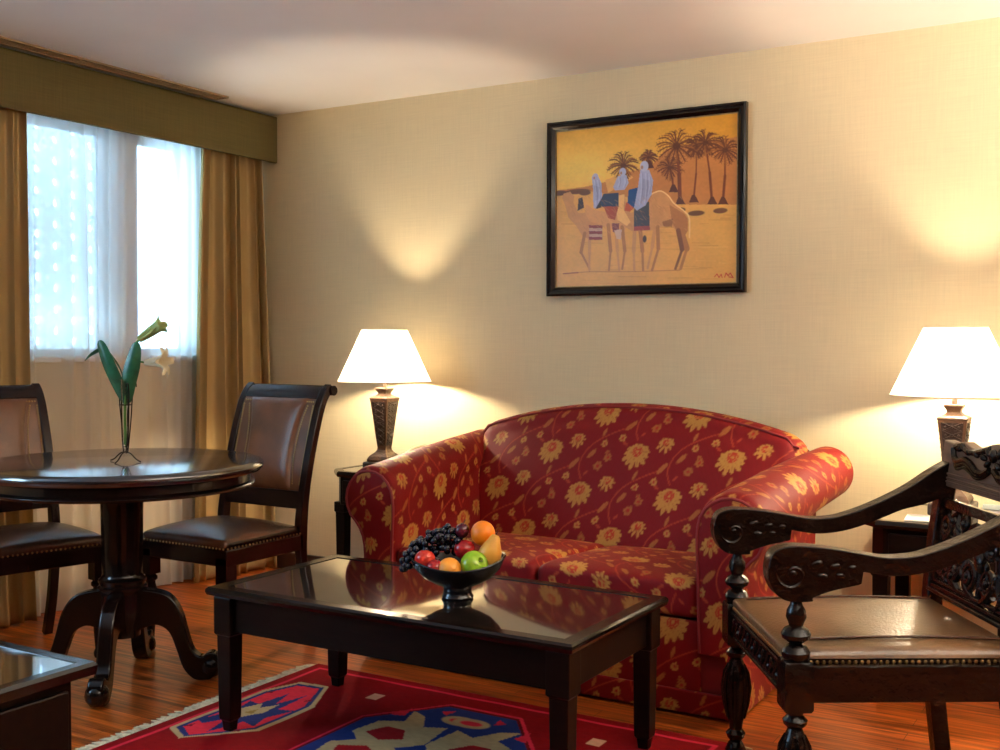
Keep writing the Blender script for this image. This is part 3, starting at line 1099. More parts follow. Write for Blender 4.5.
def sofa_back():
    xs = np.linspace(-0.705, 0.715, 270)
    nv = 250
    P = np.zeros((len(xs), nv, 3))
    U = np.zeros((len(xs), nv))
    V = np.zeros((len(xs), nv))
    for i, x in enumerate(xs):
        q = abs(x) / 0.71
        zt = 0.957 - 0.112 * min(1, abs(x) / 0.70) ** 2.1
        e = max(0.0, (q - 0.90) / 0.10)
        sh = math.sqrt(max(0, 1 - e * e))
        if e > 0:
            zt -= 0.045 * (1 - sh)
        bul = 0.02 * (1 - q ** 4)
        prof_ = [(-0.50 - bul, 0.30), (-0.485 - bul, 0.42), (-0.43 - bul, 0.62), (-0.375 - bul * .5, zt - 0.13), (-0.352, zt - 0.07),
                 (-0.335, zt - 0.03), (-0.305, zt - 0.006), (-0.27, zt), (-0.235, zt - 0.008), (-0.212, zt - 0.035), (-0.20, zt - 0.09),
                 (-0.175, 0.5), (-0.15, 0.06)]
        sp = np.array(spline(prof_, 6))
        c = -0.24
        sp[:, 0] = c + (sp[:, 0] - c) * (0.35 + 0.65 * sh)
        pp, t = seg_n(sp, nv)
        P[i, :, 0] = x
        P[i, :, 1] = pp[:, 0] + OY
        P[i, :, 2] = pp[:, 1]
        U[i] = x
        V[i] = t + 0.30
    grid_mesh('backrest', P, SOFA, sofa, damask(U, V))
    # welt along the arched top edge
    w = MB()
    pts = []
    for x in np.linspace(-0.69, 0.70, 60):
        q = abs(x) / 0.71
        zt = 0.957 - 0.112 * min(1, abs(x) / 0.70) ** 2.1
        pts.append((x, -0.322 + OY, zt - 0.014 - (0.02 if q > 0.95 else 0)))
    w.tube(pts, 0.0055, 8)
    w.build('welt', simple('sofa_welt', (0.19, 0.008, 0.009), 0.65), sofa)


def arm_section(t, sgn, ext=0.0):
    """t 0 front .. 1 back -> polyline of (outward offset from x=0.73, z)"""
    k = t ** 1.25
    inn = -0.135 + 0.080 * k
    r = 0.116 - 0.018 * k
    cx_ = inn + r
    cz_ = 0.618 + 0.096 * k + 0.012 * math.sin(PI * t)
    pts = [(-0.125, 0.20), (-0.13, 0.36), (-0.132 + 0.02 * k, 0.46), (inn - 0.002, cz_ - 0.05)]
    for a in range(180, -66, -15):
        A = math.radians(a)
        pts.append((cx_ + r * math.cos(A), cz_ + r * math.sin(A)))
    pts += [(0.012, cz_ - r - 0.035), (0.002, cz_ - r - 0.09), (0.0, 0.30), (0.002, 0.012)]
    return spline(pts, 3)


def sofa_arm(sgn):
    nj, nv = 170, 240
    ys = np.linspace(-1.115, -0.20, nj)
    P = np.zeros((nj, nv, 3))
    U = np.zeros((nj, nv))
    V = np.zeros((nj, nv))
    for j, y in enumerate(ys):
        t = j / (nj - 1)
        pp, tt = seg_n(arm_section(t, sgn), nv)
        if j < 6:        # rounded front edge
            e = 1 - math.sqrt(1 - (1 - j / 6) ** 2)
            c = pp.mean(0)
            pp = c + (pp - c) * (1 - 0.06 * e)
        P[j, :, 0] = sgn * (0.73 + pp[:, 0])
        P[j, :, 1] = y + OY
        P[j, :, 2] = pp[:, 1]
        U[j] = y
        V[j] = tt
    arm = grid_mesh('arm', P, SOFA, sofa, damask(U, V, 1 + sgn))
    # front scroll panel
    ol = np.array([[p[0], p[2]] for p in P[0]])
    n = len(ol)
    rad = np.linspace(1, 0, 36)
    cx_, cz_ = sgn * 0.715, 0.60
    Q = np.zeros((n, len(rad), 3))
    for k, r in enumerate(rad):
        # shrink towards the panel's spine (vertical line), so the shape stays inside
        spx = sgn * 0.70
        tx = spx + (ol[:, 0] - spx) * r
        zz = np.where(ol[:, 1] > 0.6, 0.6 + (ol[:, 1] - 0.6) * r, ol[:, 1])
        Q[:, k, 0] = tx
        Q[:, k, 2] = zz
        Q[:, k, 1] = -1.115 - 0.014 * math.sqrt(max(0, 1 - r * r)) + OY
    pn = grid_mesh('arm_panel', Q, SOFA, arm, damask(Q[..., 0], Q[..., 2], 3 + sgn))
    w = MB()
    w.tube([(x, -1.119 + OY, z) for x, z in ol[::6]], 0.0055, 8)
    w.build('welt', bpy.data.materials['sofa_welt'], arm)


def pillow(name, x0, x1, y0, y1, z0, z1, crown, parent, mat, colfn=None, nu=110, nv=230, ex=0.05, tilt=0.0, soft=4.0, capw=0.035):
    """boxed cushion: closed loop in y-z swept along x, ends rounded in"""
    P = np.zeros((nv, nu, 3))
    ang = np.linspace(0, 2 * PI, nv, endpoint=False)
    cy_, cz_ = (y0 + y1) / 2, (z0 + z1) / 2
    hy, hz = (y1 - y0) / 2, (z1 - z0) / 2
    cs, sn = np.cos(ang), np.sin(ang)
    p_ = 2 / 9.0
    ly = np.sign(cs) * np.abs(cs) ** p_
    lz = np.sign(sn) * np.abs(sn) ** p_
    loop = np.stack([ly, lz], -1)
    lp, _ = seg_n(np.vstack([loop, loop[:1]]) * [hy, hz], nv + 1)
    lp = lp[:-1] / [hy, hz]
    xs = np.linspace(-1, 1, nu)
    xs = np.sign(xs) * (1 - (1 - np.abs(xs)) ** 1.3)
    hx = (x1 - x0) / 2
    for k, x in enumerate(xs):
        d = (1 - abs(x)) * hx
        e = 1 if d > capw else math.sqrt(max(0, 1 - (1 - d / capw) ** 2))
        ky = (hy - capw * (1 - e) * 0.8) / hy
        kz = (hz - min(capw, hz) * (1 - e)) / hz
        P[:, k, 0] = (x0 + x1) / 2 + x * hx
        Y = cy_ + lp[:, 0] * hy * ky
        cr = crown * (1 - abs(x) ** 3) * (1 - np.abs(lp[:, 0]) ** 3)
        P[:, k, 1] = Y
        P[:, k, 2] = cz_ + lp[:, 1] * hz * kz + np.where(lp[:, 1] > 0, cr * lp[:, 1], 0) + tilt * (cy_ - Y)
    col = None
    if colfn is not None:
        s = np.cumsum(np.r_[0, np.hypot(*np.diff(lp * [hy, hz], axis=0).T)])
        U = P[:, :, 0]
        V = np.repeat(s[:, None], nu, 1)
        col = colfn(U, V)
    return grid_mesh(name, P, mat, parent, col, close_u=True, cap=True)


sofa_back()
for sg in (-1, 1):
    sofa_arm(sg)
for (a, b, sd) in ((-0.602, -0.003, .3), (0.003, 0.602, .9)):
    pillow('seat_cushion', a, b, -1.108 + OY, -0.47 + OY, 0.295, 0.425, 0.018, sofa, SOFA, lambda U, V, sd=sd: damask(U, V, sd), nu=120, nv=260, tilt=0.05)
# seat deck front and the plinth under it
uu, vv = np.meshgrid(np.linspace(-0.612, 0.612, 230), np.linspace(0.06, 0.312, 52), indexing='ij')
P = np.stack([uu, -1.102 + OY - 0.006 * np.sin((vv - .06) / .25 * PI), vv], -1)
grid_mesh('seat_front', P, SOFA, sofa, damask(uu, vv, .3))
MB().box((0, -0.64 + OY, 0.165), (1.42, 0.90, 0.25)).build('seat_deck', bpy.data.materials['sofa_welt'], sofa, sm=False)
uu, vv = np.meshgrid(np.linspace(-0.732, 0.732, 260), np.linspace(0.012, 0.085, 16), indexing='ij')
P = np.stack([uu, -1.112 + OY + 0 * uu, vv], -1)
o = grid_mesh('skirt', P, SOFA, sofa, damask(uu, vv, .8))
o.modifiers.new('thickness', 'SOLIDIFY').thickness = 0.01
for (x, y) in ((-.66, -1.05), (.66, -1.05), (-.66, -.22), (.66, -.22)):
    MB().lathe([(0.016, 0), (0.022, 0.02), (0.024, 0.045)], (x, y + OY, 0), 16).build('foot', M['dark'], sofa)

# ------------------------------------------------------------------ rug
RX0, RX1, RYa, RYb = 1.585, 3.180, -2.38, -1.300
rw, rh = int((RX1 - RX0) * 200), int((RYb - RYa) * 200)    # 5 mm cells


def make_rug():
    c = Canvas(rw, rh, (124, 8, 13))
    m = 200.0

    def q(x, y):       # world -> canvas
        return ((x - RX0) * m, (RYb - y) * m)
    PINK, BLUE, CREAM, DR = (206, 40, 62), (36, 48, 104), (178, 156, 114), (104, 8, 12)
    c.poly([q(RX0, RYb), q(RX1, RYb), q(RX1, RYa), q(RX0, RYa)], (128, 8, 14))
    for (i, col, w) in ((0.045, PINK, 3.0), (0.062, (120, 8, 14), 2)):
        c.line([q(RX0 + i, RYb - i), q(RX1 - i, RYb - i), q(RX1 - i, RYa + i), q(RX0 + i, RYa + i), q(RX0 + i, RYb - i)], w, col)
    mx, my = 2.395, -1.845

    def cart(sx):
        # end cartouche, long along y
        def r(a, b):
            return q(mx + sx * a, my + b)
        ol = [(-0.755, -0.22), (-0.66, -0.27), (-0.50, -0.10), (-0.50, 0.16), (-0.60, 0.35), (-0.72, 0.34), (-0.765, 0.20)]
        c.poly([r(*p) for p in ol], CREAM)
        sc = [((a + .635) * .88 - .635, (b - .03) * .94 + .03) for a, b in ol]
        c.poly([r(*p) for p in sc], BLUE)
        sc = [((a + .635) * .76 - .635, (b - .03) * .88 + .03) for a, b in ol]
        c.poly([r(*p) for p in sc], (218, 44, 66))
        # stylised bird in blue and cream
        c.poly([r(a, b) for a, b in ((-0.735, -0.12), (-0.70, 0.0), (-0.725, 0.10), (-0.68, 0.09), (-0.665, 0.22), (-0.63, 0.12), (-0.60, 0.24), (-0.585, 0.08), (-0.53, 0.10),
                                     (-0.565, 0.0), (-0.54, -0.08), (-0.60, -0.06), (-0.63, -0.19), (-0.665, -0.07), (-0.70, -0.14))], BLUE)
        c.poly([r(a, b) for a, b in ((-0.70, 0.02), (-0.67, 0.10), (-0.645, 0.06), (-0.615, 0.12), (-0.60, 0.03), (-0.63, -0.02), (-0.655, -0.08), (-0.68, -0.03))], CREAM)
        c.poly([r(a, b) for a, b in ((-0.66, 0.0), (-0.64, 0.05), (-0.625, 0.0))], (150, 120, 60))
        for a, b in ((-0.73, 0.20), (-0.56, 0.20), (-0.72, -0.17), (-0.56, -0.13)):
            c.poly([r(a - .012, b - .02), r(a + .012, b - .005), r(a + .005, b + .02)], (120, 14, 30))
    cart(1)
    cart(-1)

    def oct_(rx, ry, k=0.42):
        return [q(mx + a * rx, my + b * ry) for a, b in ((-1, -k), (-k, -1), (k, -1), (1, -k), (1, k), (k, 1), (-k, 1), (-1, k))]
    c.poly(oct_(.318, .415), PINK)
    c.poly(oct_(.306, .402), DR)
    c.poly(oct_(.296, .390), (32, 50, 112))
    # stylised animal figures in cream and red inside the medallion
    for sx in (1, -1):
        for sy in (1, -1):
            f = lambda a, b: q(mx + sx * a, my + sy * b * 1.35)
            c.poly([f(*p) for p in ((-.26, .04), (-.24, .12), (-.17, .15), (-.20, .22), (-.14, .20), (-.09, .14), (-.02, .16), (.0, .05), (-.06, .0), (-.2, .0))], CREAM)
            c.poly([f(*p) for p in ((-.22, .05), (-.19, .10), (-.12, .10), (-.08, .05), (-.14, .02))], (150, 20, 26))
            c.ellipse(*f(-.02, .215), 13, 8, CREAM)
            c.ellipse(*f(-.02, .215), 8, 4, PINK)
            c.poly([f(*p) for p in ((-.25, .17), (-.22, .23), (-.20, .18))], PINK)
            c.poly([f(*p) for p in ((-.12, .25), (-.08, .27), (-.09, .23))], PINK)
    for (x, y) in ((2.00, -1.50), (2.82, -1.50), (2.00, -2.19), (2.82, -2.19)):
        c.poly([q(x - .022, y - .028), q(x + .022, y - .028), q(x + .022, y + .028), q(x - .022, y + .028)], (200, 150, 120))
    c.noise(0.22, 3, 1.5)
    c.noise(0.2, 40, 30)
    return c


rug = empty('rug', ((RX0 + RX1) / 2, (RYa + RYb) / 2, 0), 0, 'red woven rug with blue medallion and cream fringe under the coffee table', 'rug')
rc = make_rug()
uu, vv = np.meshgrid(np.linspace(0, 1, rw), np.linspace(0, 1, rh), indexing='ij')
hx, hy = (RX1 - RX0) / 2, (RYb - RYa) / 2
P = np.stack([(uu * 2 - 1) * hx, (1 - 2 * vv) * hy, 0.0065 + 0.0008 * np.sin(uu * 40) * np.sin(vv * 23)], -1)
o = grid_mesh('rug_field', P, RUG, rug, rc.sample(uu * (rw - 1), vv * (rh - 1)))
md = o.modifiers.new('thickness', 'SOLIDIFY')
md.thickness = 0.005
md.offset = -1
for sx in (-1, 1):
    fm = MB()
    y = -hy
    while y < hy:
        L = random.uniform(0.040, 0.066)
        dy = random.uniform(-0.020, 0.020)
        fm.tube([(sx * (hx - 0.004), y, 0.005), (sx * (hx + L * .5), y + dy * .6, random.uniform(0.004, 0.008)), (sx * (hx + L), y + dy, 0.003)], [0.0042, 0.0046, 0.0020], 5)
        y += 0.0075
    o = fm.build('fringe', M['fringe'], rug)
    o['label'] = 'cream knotted fringe'

# ------------------------------------------------------------------ coffee table
CX0, CX1, CY0, CY1, CZ = 1.7583, 3.0157, -2.0368, -1.4128, 0.4561
ct = empty('coffee_table', ((CX0 + CX1) / 2, (CY0 + CY1) / 2, 0), 0, 'long dark wood coffee table with glossy glass top in front of the sofa', 'coffee table')
cw2, cd2 = (CX1 - CX0) / 2, (CY1 - CY0) / 2
tp = MB()
vs, fs = [], []
for (ins, z) in ((0.020, CZ - 0.030), (0.004, CZ - 0.024), (0.0, CZ - 0.014), (0.001, CZ - 0.006), (0.007, CZ), (0.044, CZ), (0.046, CZ - 0.003)):
    for a, b in ((-1, -1), (1, -1), (1, 1), (-1, 1)):
        vs.append((a * (cw2 - ins), b * (cd2 - ins), z))
for j in range(6):
    for i in range(4):
        k = (i + 1) % 4
        fs.append((j * 4 + i, j * 4 + k, (j + 1) * 4 + k, (j + 1) * 4 + i))
fs.append((3, 2, 1, 0))
tp.add(vs, fs)
tp.build('tabletop_frame', M['dark_gloss'], ct, sm=False)
MB().box((0, 0, CZ - 0.0065), (2 * cw2 - 0.090, 2 * cd2 - 0.090, 0.009)).build('glass_top', M['table_glass'], ct, sm=False)
ap = MB()
az0, az1, ai = CZ - 0.135, CZ - 0.030, 0.045
for s in (-1, 1):
    ap.box((0, s * (cd2 - ai), (az0 + az1) / 2), (2 * cw2 - 0.12, 0.022, az1 - az0))
    ap.box((s * (cw2 - ai), 0, (az0 + az1) / 2), (0.022, 2 * cd2 - 0.12, az1 - az0))
ap.build('apron', M['dark'], ct, sm=False, bevel=0.002)
for sx in (-1, 1):
    for sy in (-1, 1):
        lg = MB()
        c = (sx * (cw2 - 0.052), sy * (cd2 - 0.052), 0)
        lg.square_lathe([(0.015, 0.0085), (0.018, 0.040), (0.0235, 0.048), (0.0245, 0.06), (0.0275, CZ - 0.15), (0.034, CZ - 0.145), (0.034, CZ - 0.030)], c)
        lg.build('leg', M['dark'], ct, sm=False, bevel=0.003)

# ------------------------------------------------------------------ fruit bowl and fruit
BX, BY, BZ = 2.488, -1.745, CZ
bowl = empty('fruit_bowl', (BX, BY, BZ), 0, 'dark footed wooden bowl of fruit on the coffee table', 'bowl')
b = MB()
b.lathe([(0.046, 0), (0.0475, 0.003), (0.046, 0.007), (0.042, 0.013), (0.041, 0.026), (0.044, 0.034), (0.070, 0.044), (0.102, 0.062),
         (0.126, 0.088), (0.139, 0.116), (0.143, 0.124), (0.141, 0.128), (0.135, 0.125), (0.122, 0.096), (0.098, 0.072), (0.066, 0.056), (0.0005, 0.050)], (0, 0, 0), 72)
# carved rim dips in the middle of its long sides
nb_ = []
for (x_, y_, z_) in b.v:
    r_ = math.hypot(x_, y_)
    t_ = (x_ * 0.5122 - y_ * 0.8589) / max(r_, 1e-6)
    w_ = max(0.0, min(1.0, (z_ - 0.06) / 0.068))
    nb_.append((x_, y_, z_ - 0.024 * w_ * t_ * t_))
b.v = nb_
b.build('bowl_body', M['bowl'], bowl)
rgt = Vector((0.8589, 0.5122, 0))
twd = Vector((0.5122, -0.8589, 0))


def fpos(px, py, t):
    """place by right offset, height and distance towards the room"""
    return Vector((BX, BY, 0)) + rgt * px + twd * t + Vector((0, 0, py))


def rot_to(ax):
    return Vector((0, 0, 1)).rotation_difference(Vector(ax).normalized()).to_matrix()


def fruit(name, c, prof, mat, ax, label, cat='fruit', stem=True, calyx=None):
    root = empty(name, c, 0, label, cat, {'apple': 'apples in the fruit bowl', 'orange': 'oranges in the fruit bowl'}.get(name))
    mb = MB()
    mb.lathe(prof, (0, 0, 0), 28)
    R = rot_to(ax)
    mb.v = [tuple(R @ Vector(p)) for p in mb.v]
    mb.build('flesh', mat, root)
    top = max(p[1] for p in prof[-2:])
    if stem:
        st = MB()
        z = prof[-1][1]
        st.tube([R @ Vector(p) for p in ((0, 0, z - 0.002), (0.001, 0, z + 0.006), (0.003, 0.001, z + 0.013))], [0.0016, 0.0012, 0.0016], 6)
        st.build('stem', M['bronze'], root)
    return root


def apple_prof(r, k=0.92):
    out = []
    for i in range(0, 15):
        a = -PI / 2 + PI * i / 14
        rr = r * math.cos(a) * (1.0 + 0.06 * math.sin(a))
        z = r * k * math.sin(a)
        out.append((max(rr, 0.0005), z))
    # dimples
    out[0] = (0.0005, out[0][1] + r * 0.12)
    out[1] = (out[1][0], out[1][1] - r * 0.01)
    out[-1] = (0.0005, out[-1][1] - r * 0.24)
    out[-2] = (out[-2][0], out[-2][1] - r * 0.02)
    return out


def round_prof(r, k=0.95, dim=0.04):
    out = [(max(0.0005, r * math.cos(-PI / 2 + PI * i / 14)), r * k * math.sin(-PI / 2 + PI * i / 14)) for i in range(15)]
    out[-1] = (0.0005, out[-1][1] - r * dim)
    return out


RED = fruit_mat('red_apple_skin', (0.50, 0.012, 0.012), (0.66, 0.06, 0.03), 0.25, 5)
DRED = fruit_mat('dark_apple_skin', (0.26, 0.006, 0.012), (0.42, 0.02, 0.02), 0.25, 5)
GREEN = fruit_mat('green_apple_skin', (0.20, 0.42, 0.012), (0.30, 0.50, 0.03), 0.22, 3)
ORG = fruit_mat('orange_skin', (0.90, 0.22, 0.005), (0.95, 0.27, 0.01), 0.4, 3, bump=0.5)
ORG2 = fruit_mat('pale_orange_skin', (0.86, 0.32, 0.025), (0.92, 0.38, 0.04), 0.45, 3, bump=0.35)
PEAR = fruit_mat('pear_skin', (0.66, 0.30, 0.04), (0.78, 0.40, 0.06), 0.4, 2)
PLUM = fruit_mat('plum_skin', (0.05, 0.004, 0.014), (0.09, 0.01, 0.02), 0.2, 3)
GRAPE = fruit_mat('black_grape_skin', (0.006, 0.006, 0.012), (0.012, 0.011, 0.022), 0.18, 3)

fruit('apple', fpos(-0.092, 0.578, 0.062), apple_prof(0.030), RED, (-0.2, 0.3, 1), 'small bright red apple at the front left of the fruit bowl')
fruit('apple', fpos(-0.062, 0.558, 0.082), apple_prof(0.026), DRED, (0.3, 0.1, 1), 'dark red apple wedged between bright red apple and pale orange')
fruit('orange', fpos(-0.020, 0.556, 0.088), round_prof(0.034), ORG2, (0.2, -0.3, 1), 'pale yellow orange at the front centre of the fruit bowl', stem=False)
fruit('apple', fpos(0.050, 0.566, 0.078), apple_prof(0.041), GREEN, (0.60 * .8589 + .75 * .5122, 0.60 * .5122 - .75 * .8589, 0.55), 'green apple at the front of the fruit bowl')
fruit('orange', fpos(0.074, 0.644, 0.000), round_prof(0.037, 0.97), ORG, (-0.5, -0.45, -0.05), 'bright orange resting on top of the fruit bowl', stem=False)
pear_prof = [(0.0005, -0.036), (0.012, -0.0365), (0.022, -0.033), (0.031, -0.022), (0.0345, -0.006), (0.032, 0.010), (0.025, 0.026), (0.019, 0.038), (0.016, 0.047), (0.0105, 0.055), (0.0005, 0.057)]
fruit('pear', fpos(0.096, 0.592, 0.036), pear_prof, PEAR, (0.26, 0.10, 0.9), 'yellow pear at the right side of the fruit bowl')
fruit('apple', fpos(0.020, 0.597, 0.006), apple_prof(0.032), DRED, (0.0, 0.2, 1), 'shaded red apple behind the green apple')
fruit('plum', fpos(0.012, 0.650, -0.010), round_prof(0.021, 1.08), PLUM, (0.2, 0.1, 1), 'dark plum beside the top orange')

# grapes: one bunch over the left rim
gb = empty('grape_bunch', fpos(-0.085, 0.59, -0.02), 0, 'bunch of black grapes spilling over the left of the fruit bowl', 'fruit')
gc = fpos(-0.085, 0.59, -0.02)
st = MB()
spine = [Vector((0, 0, 0)) + rgt * a + Vector((0, 0, z)) for a, z in ((0.085, 0.045), (0.05, 0.045), (0.0, 0.035), (-0.04, 0.015), (-0.068, -0.01))]
st.tube(spine, [0.002] * 5, 6)
st.build('stalk', M['stem'], gb)
gme = MB().ball((0, 0, 0), 0.0100, 14, (1, 1, 1.1)).build('grape', GRAPE, gb)
smooth(gme.data)
centres = []
tries = 0
def top_of(A):
    return float(np.interp(A, [-0.165, -0.15, -0.11, -0.06, -0.02, 0.01], [0.112, 0.140, 0.172, 0.203, 0.208, 0.190]))


while len(centres) < 99 and tries < 90000:
    tries += 1
    A, T = random.uniform(-0.162, 0.008), random.uniform(-0.046, 0.022)
    edge = abs(T + 0.012) / 0.036
    zt = top_of(A) - 0.035 * edge ** 2
    rr = math.hypot(A, T)
    zb = 0.060 + 0.072 * (rr / 0.135) ** 2 if rr < 0.14 else zt - 0.030
    if zb > zt:
        continue
    zb = max(zb, zt - 0.066)
    z = zt - (zt - zb) * random.random() ** 1.3
    p = rgt * (A + 0.085) + twd * (T + 0.02) + Vector((0, 0, z - 0.134))
    if all((p - c).length > 0.0138 for c in centres):
        centres.append(p)
for i, p in enumerate(centres):
    g = gme if i == 0 else gme.copy()
    if i:
        COL.objects.link(g)
        g.parent = gb
    g.location = p
    g.rotation_euler = (random.uniform(-.6, .6), random.uniform(-.6, .6), 0)

# ------------------------------------------------------------------ round dining table
TX, TY, TR, TZ = 1.0963, -1.786, 0.4943, 0.7827
rt = empty('round_table', (TX, TY, 0), 0.602, 'round dark pedestal table with glossy top by the window', 'table')
MB().lathe([(TR - 0.030, TZ - 0.038), (TR - 0.012, TZ - 0.036), (TR - 0.002, TZ - 0.026), (TR, TZ - 0.018), (TR - 0.003, TZ - 0.009), (TR - 0.010, TZ - 0.003),
            (TR - 0.016, TZ - 0.001), (TR - 0.020, TZ)], (0, 0, 0), 128).build('tabletop', M['round_top'], rt)
MB().lathe([(TR - 0.060, TZ - 0.090), (TR - 0.045, TZ - 0.090), (TR - 0.036, TZ - 0.086), (TR - 0.032, TZ - 0.080), (TR - 0.036, TZ - 0.074), (TR - 0.044, TZ - 0.070),
            (TR - 0.046, TZ - 0.045), (TR - 0.034, TZ - 0.038)], (0, 0, 0), 128).build('apron', M['dark_gloss'], rt)
MB().lathe([(0.06, 0.16), (0.062, 0.20), (0.072, 0.225), (0.074, 0.315), (0.080, 0.322), (0.085, 0.330), (0.085, 0.338), (0.078, 0.344), (0.078, 0.350), (0.082, 0.356), (0.082, 0.364), (0.074, 0.370),
            (0.068, 0.385), (0.071, 0.45), (0.072, 0.60), (0.074, 0.66), (0.084, 0.680), (0.13, 0.695)], (0, 0, 0), 40).build('pedestal', M['dark_gloss'], rt)
lp_ = spline([(0.04, 0.315), (0.10, 0.325), (0.165, 0.305), (0.205, 0.25), (0.228, 0.17), (0.250, 0.105), (0.280, 0.085), (0.300, 0.098), (0.322, 0.098),
              (0.340, 0.075), (0.338, 0.04), (0.318, 0.008), (0.285, 0.0), (0.250, 0.006), (0.215, 0.045), (0.192, 0.11), (0.165, 0.175), (0.120, 0.20), (0.07, 0.185), (0.04, 0.17)], 4, True)
for k in range(4):
    a = k * PI / 2
    lg = MB()
    ca, sa = math.cos(a), math.sin(a)
    lg.prism(lp_, lambda u, v, w: (u * ca - (w - .5) * 0.052 * sa * -1 * -1, u * sa + (w - .5) * 0.052 * ca, v))
    # carved toe
    lg.ball((0.312 * ca, 0.312 * sa, 0.045), 0.040, 14, (1, 1, 1))
    lg.build('leg', M['dark_gloss'], rt, bevel=0.008, bseg=3)

# ------------------------------------------------------------------ vase with lilies
VX, VY = 1.142, -1.808
vase = empty('bud_vase', (VX, VY, TZ), 0, 'slim glass tube vase in a black wire stand on the round table', 'vase')


def vp(px, py, dep=0.0):
    """point in the vase's upright plane facing the room"""
    a = (px - 127) * 0.0035
    z = 1.2032 - (py - 343) * 0.0035 - TZ
    return rgt * a + Vector((0, 0, z)) + twd * dep


MB().lathe([(0.0005, 0.040), (0.006, 0.041), (0.010, 0.050), (0.012, 0.10), (0.0145, 0.20), (0.017, 0.275), (0.020, 0.290), (0.0185, 0.290), (0.0155, 0.275), (0.013, 0.20), (0.0105, 0.10),
            (0.0085, 0.055), (0.0005, 0.050)], (0, 0, 0), 24).build('glass_tube', M['glass'], vase)
ws = MB()
for k, (fa_) in enumerate((2.75, 5.9, 4.5)):
    d = rgt * math.cos(fa_) + twd * -math.sin(fa_)
    pts = [d * 0.0 + Vector((0, 0, 0.035)), d * 0.022 + Vector((0, 0, 0.030)), d * 0.048 + Vector((0, 0, 0.010)), d * 0.066 + Vector((0, 0, 0.003))]
    ws.tube(spline(pts, 6), 0.0024, 6)
    n = [Vector((-d.y, d.x, 0))]
    pts = []
    for i in range(40):
        t = i / 39
        w = 0.010 * math.sin(t * 12 + k * 2.1)
        rr = 0.006 + 0.022 * t ** 0.7
        dd = d * math.cos(k * .5 + w * 8) + n[0] * math.sin(k * .5 + w * 8)
        pts.append(dd * rr + Vector((0, 0, 0.030 + 0.265 * t * (0.9 if k else 1.0))))
    e = pts[-1]
    pts += [e + d * 0.004 + Vector((0, 0, 0.008)), e + d * 0.012 + Vector((0, 0, 0.006)), e + d * 0.013 - Vector((0, 0, 0.006))]
    ws.tube(pts, 0.0021, 6)
ring = [rgt * (0.021 * math.cos(a)) + twd * (0.021 * math.sin(a)) + Vector((0, 0, 0.20)) for a in np.linspace(0, 2 * PI, 20)]
ws.tube(ring, 0.0016, 6)
ws.build('wire_stand', M['wire'], vase)


def blade(mb, pts, widths, side, thick=0.0016):
    """leaf or petal: curved blade with a keel, closed thin solid"""
    P_ = [Vector(p) for p in pts]
    n = len(P_)
    base = len(mb.v)
    for i, p in enumerate(P_):
        a, b_ = P_[max(i - 1, 0)], P_[min(i + 1, n - 1)]
        t = (b_ - a).normalized()
        s = (side - t * side.dot(t)).normalized()
        nn = t.cross(s)
        w = widths[i]
        for (u, h) in ((-1, 0.25), (-0.5, 0.06), (0, -0.06), (0.5, 0.06), (1, 0.25)):
            mb.v.append(tuple(p + s * u * w + nn * (h * w)))
        for (u, h) in ((1, 0.25), (0.5, 0.06), (0, -0.06), (-0.5, 0.06), (-1, 0.25)):
            mb.v.append(tuple(p + s * u * w * .97 + nn * (h * w - thick)))
    for i in range(n - 1):
        for k in range(10):
            q = (k + 1) % 10
            mb.f.append((base + i * 10 + k, base + i * 10 + q, base + (i + 1) * 10 + q, base + (i + 1) * 10 + k))
    mb.f.append(tuple(base + k for k in reversed(range(10))))
    mb.f.append(tuple(base + (n - 1) * 10 + k for k in range(10)))


def leaf_shape(name, pts, wmax, side, parent, mat=None, peak=0.4):
    mb = MB()
    sp = spline(pts, 6)
    n = len(sp)
    ws_ = [max(0.0012, wmax * math.sin(PI * min(1, (i / (n - 1)) ** 0.75 * 0.97 + 0.03)) ** 0.8) for i in range(n)]
    blade(mb, sp, ws_, side)
    return mb.build(name, mat or M['leaf'], parent)


def trumpet(base, ax, L, spread, parent, mat, npet=6, wmax=0.012, curl=0.35, name='petal'):
    ax = Vector(ax).normalized()
    e1 = ax.orthogonal().normalized()
    e2 = ax.cross(e1)
    for k in range(npet):
        a = 2 * PI * k / npet + 0.3
        r = e1 * math.cos(a) + e2 * math.sin(a)
        s = e2 * math.cos(a) - e1 * math.sin(a)
        kk = 1.0 if k % 2 else 0.9
        pts = [base + ax * 0 + r * 0.001, base + ax * L * .3 + r * spread * .12, base + ax * L * .6 + r * spread * .32,
               base + ax * L * .85 * kk + r * spread * .65, base + ax * L * (1 - curl * .3) * kk + r * spread * (1 + curl * .2)]
        mb = MB()
        sp = spline(pts, 4)
        n = len(sp)
        blade(mb, sp, [max(0.001, wmax * (0.25 + 0.75 * math.sin(PI * min(1, 0.15 + 0.80 * i / (n - 1))))) if i < n - 1 else 0.0012 for i in range(n)], s)
        mb.build(name, mat, parent)


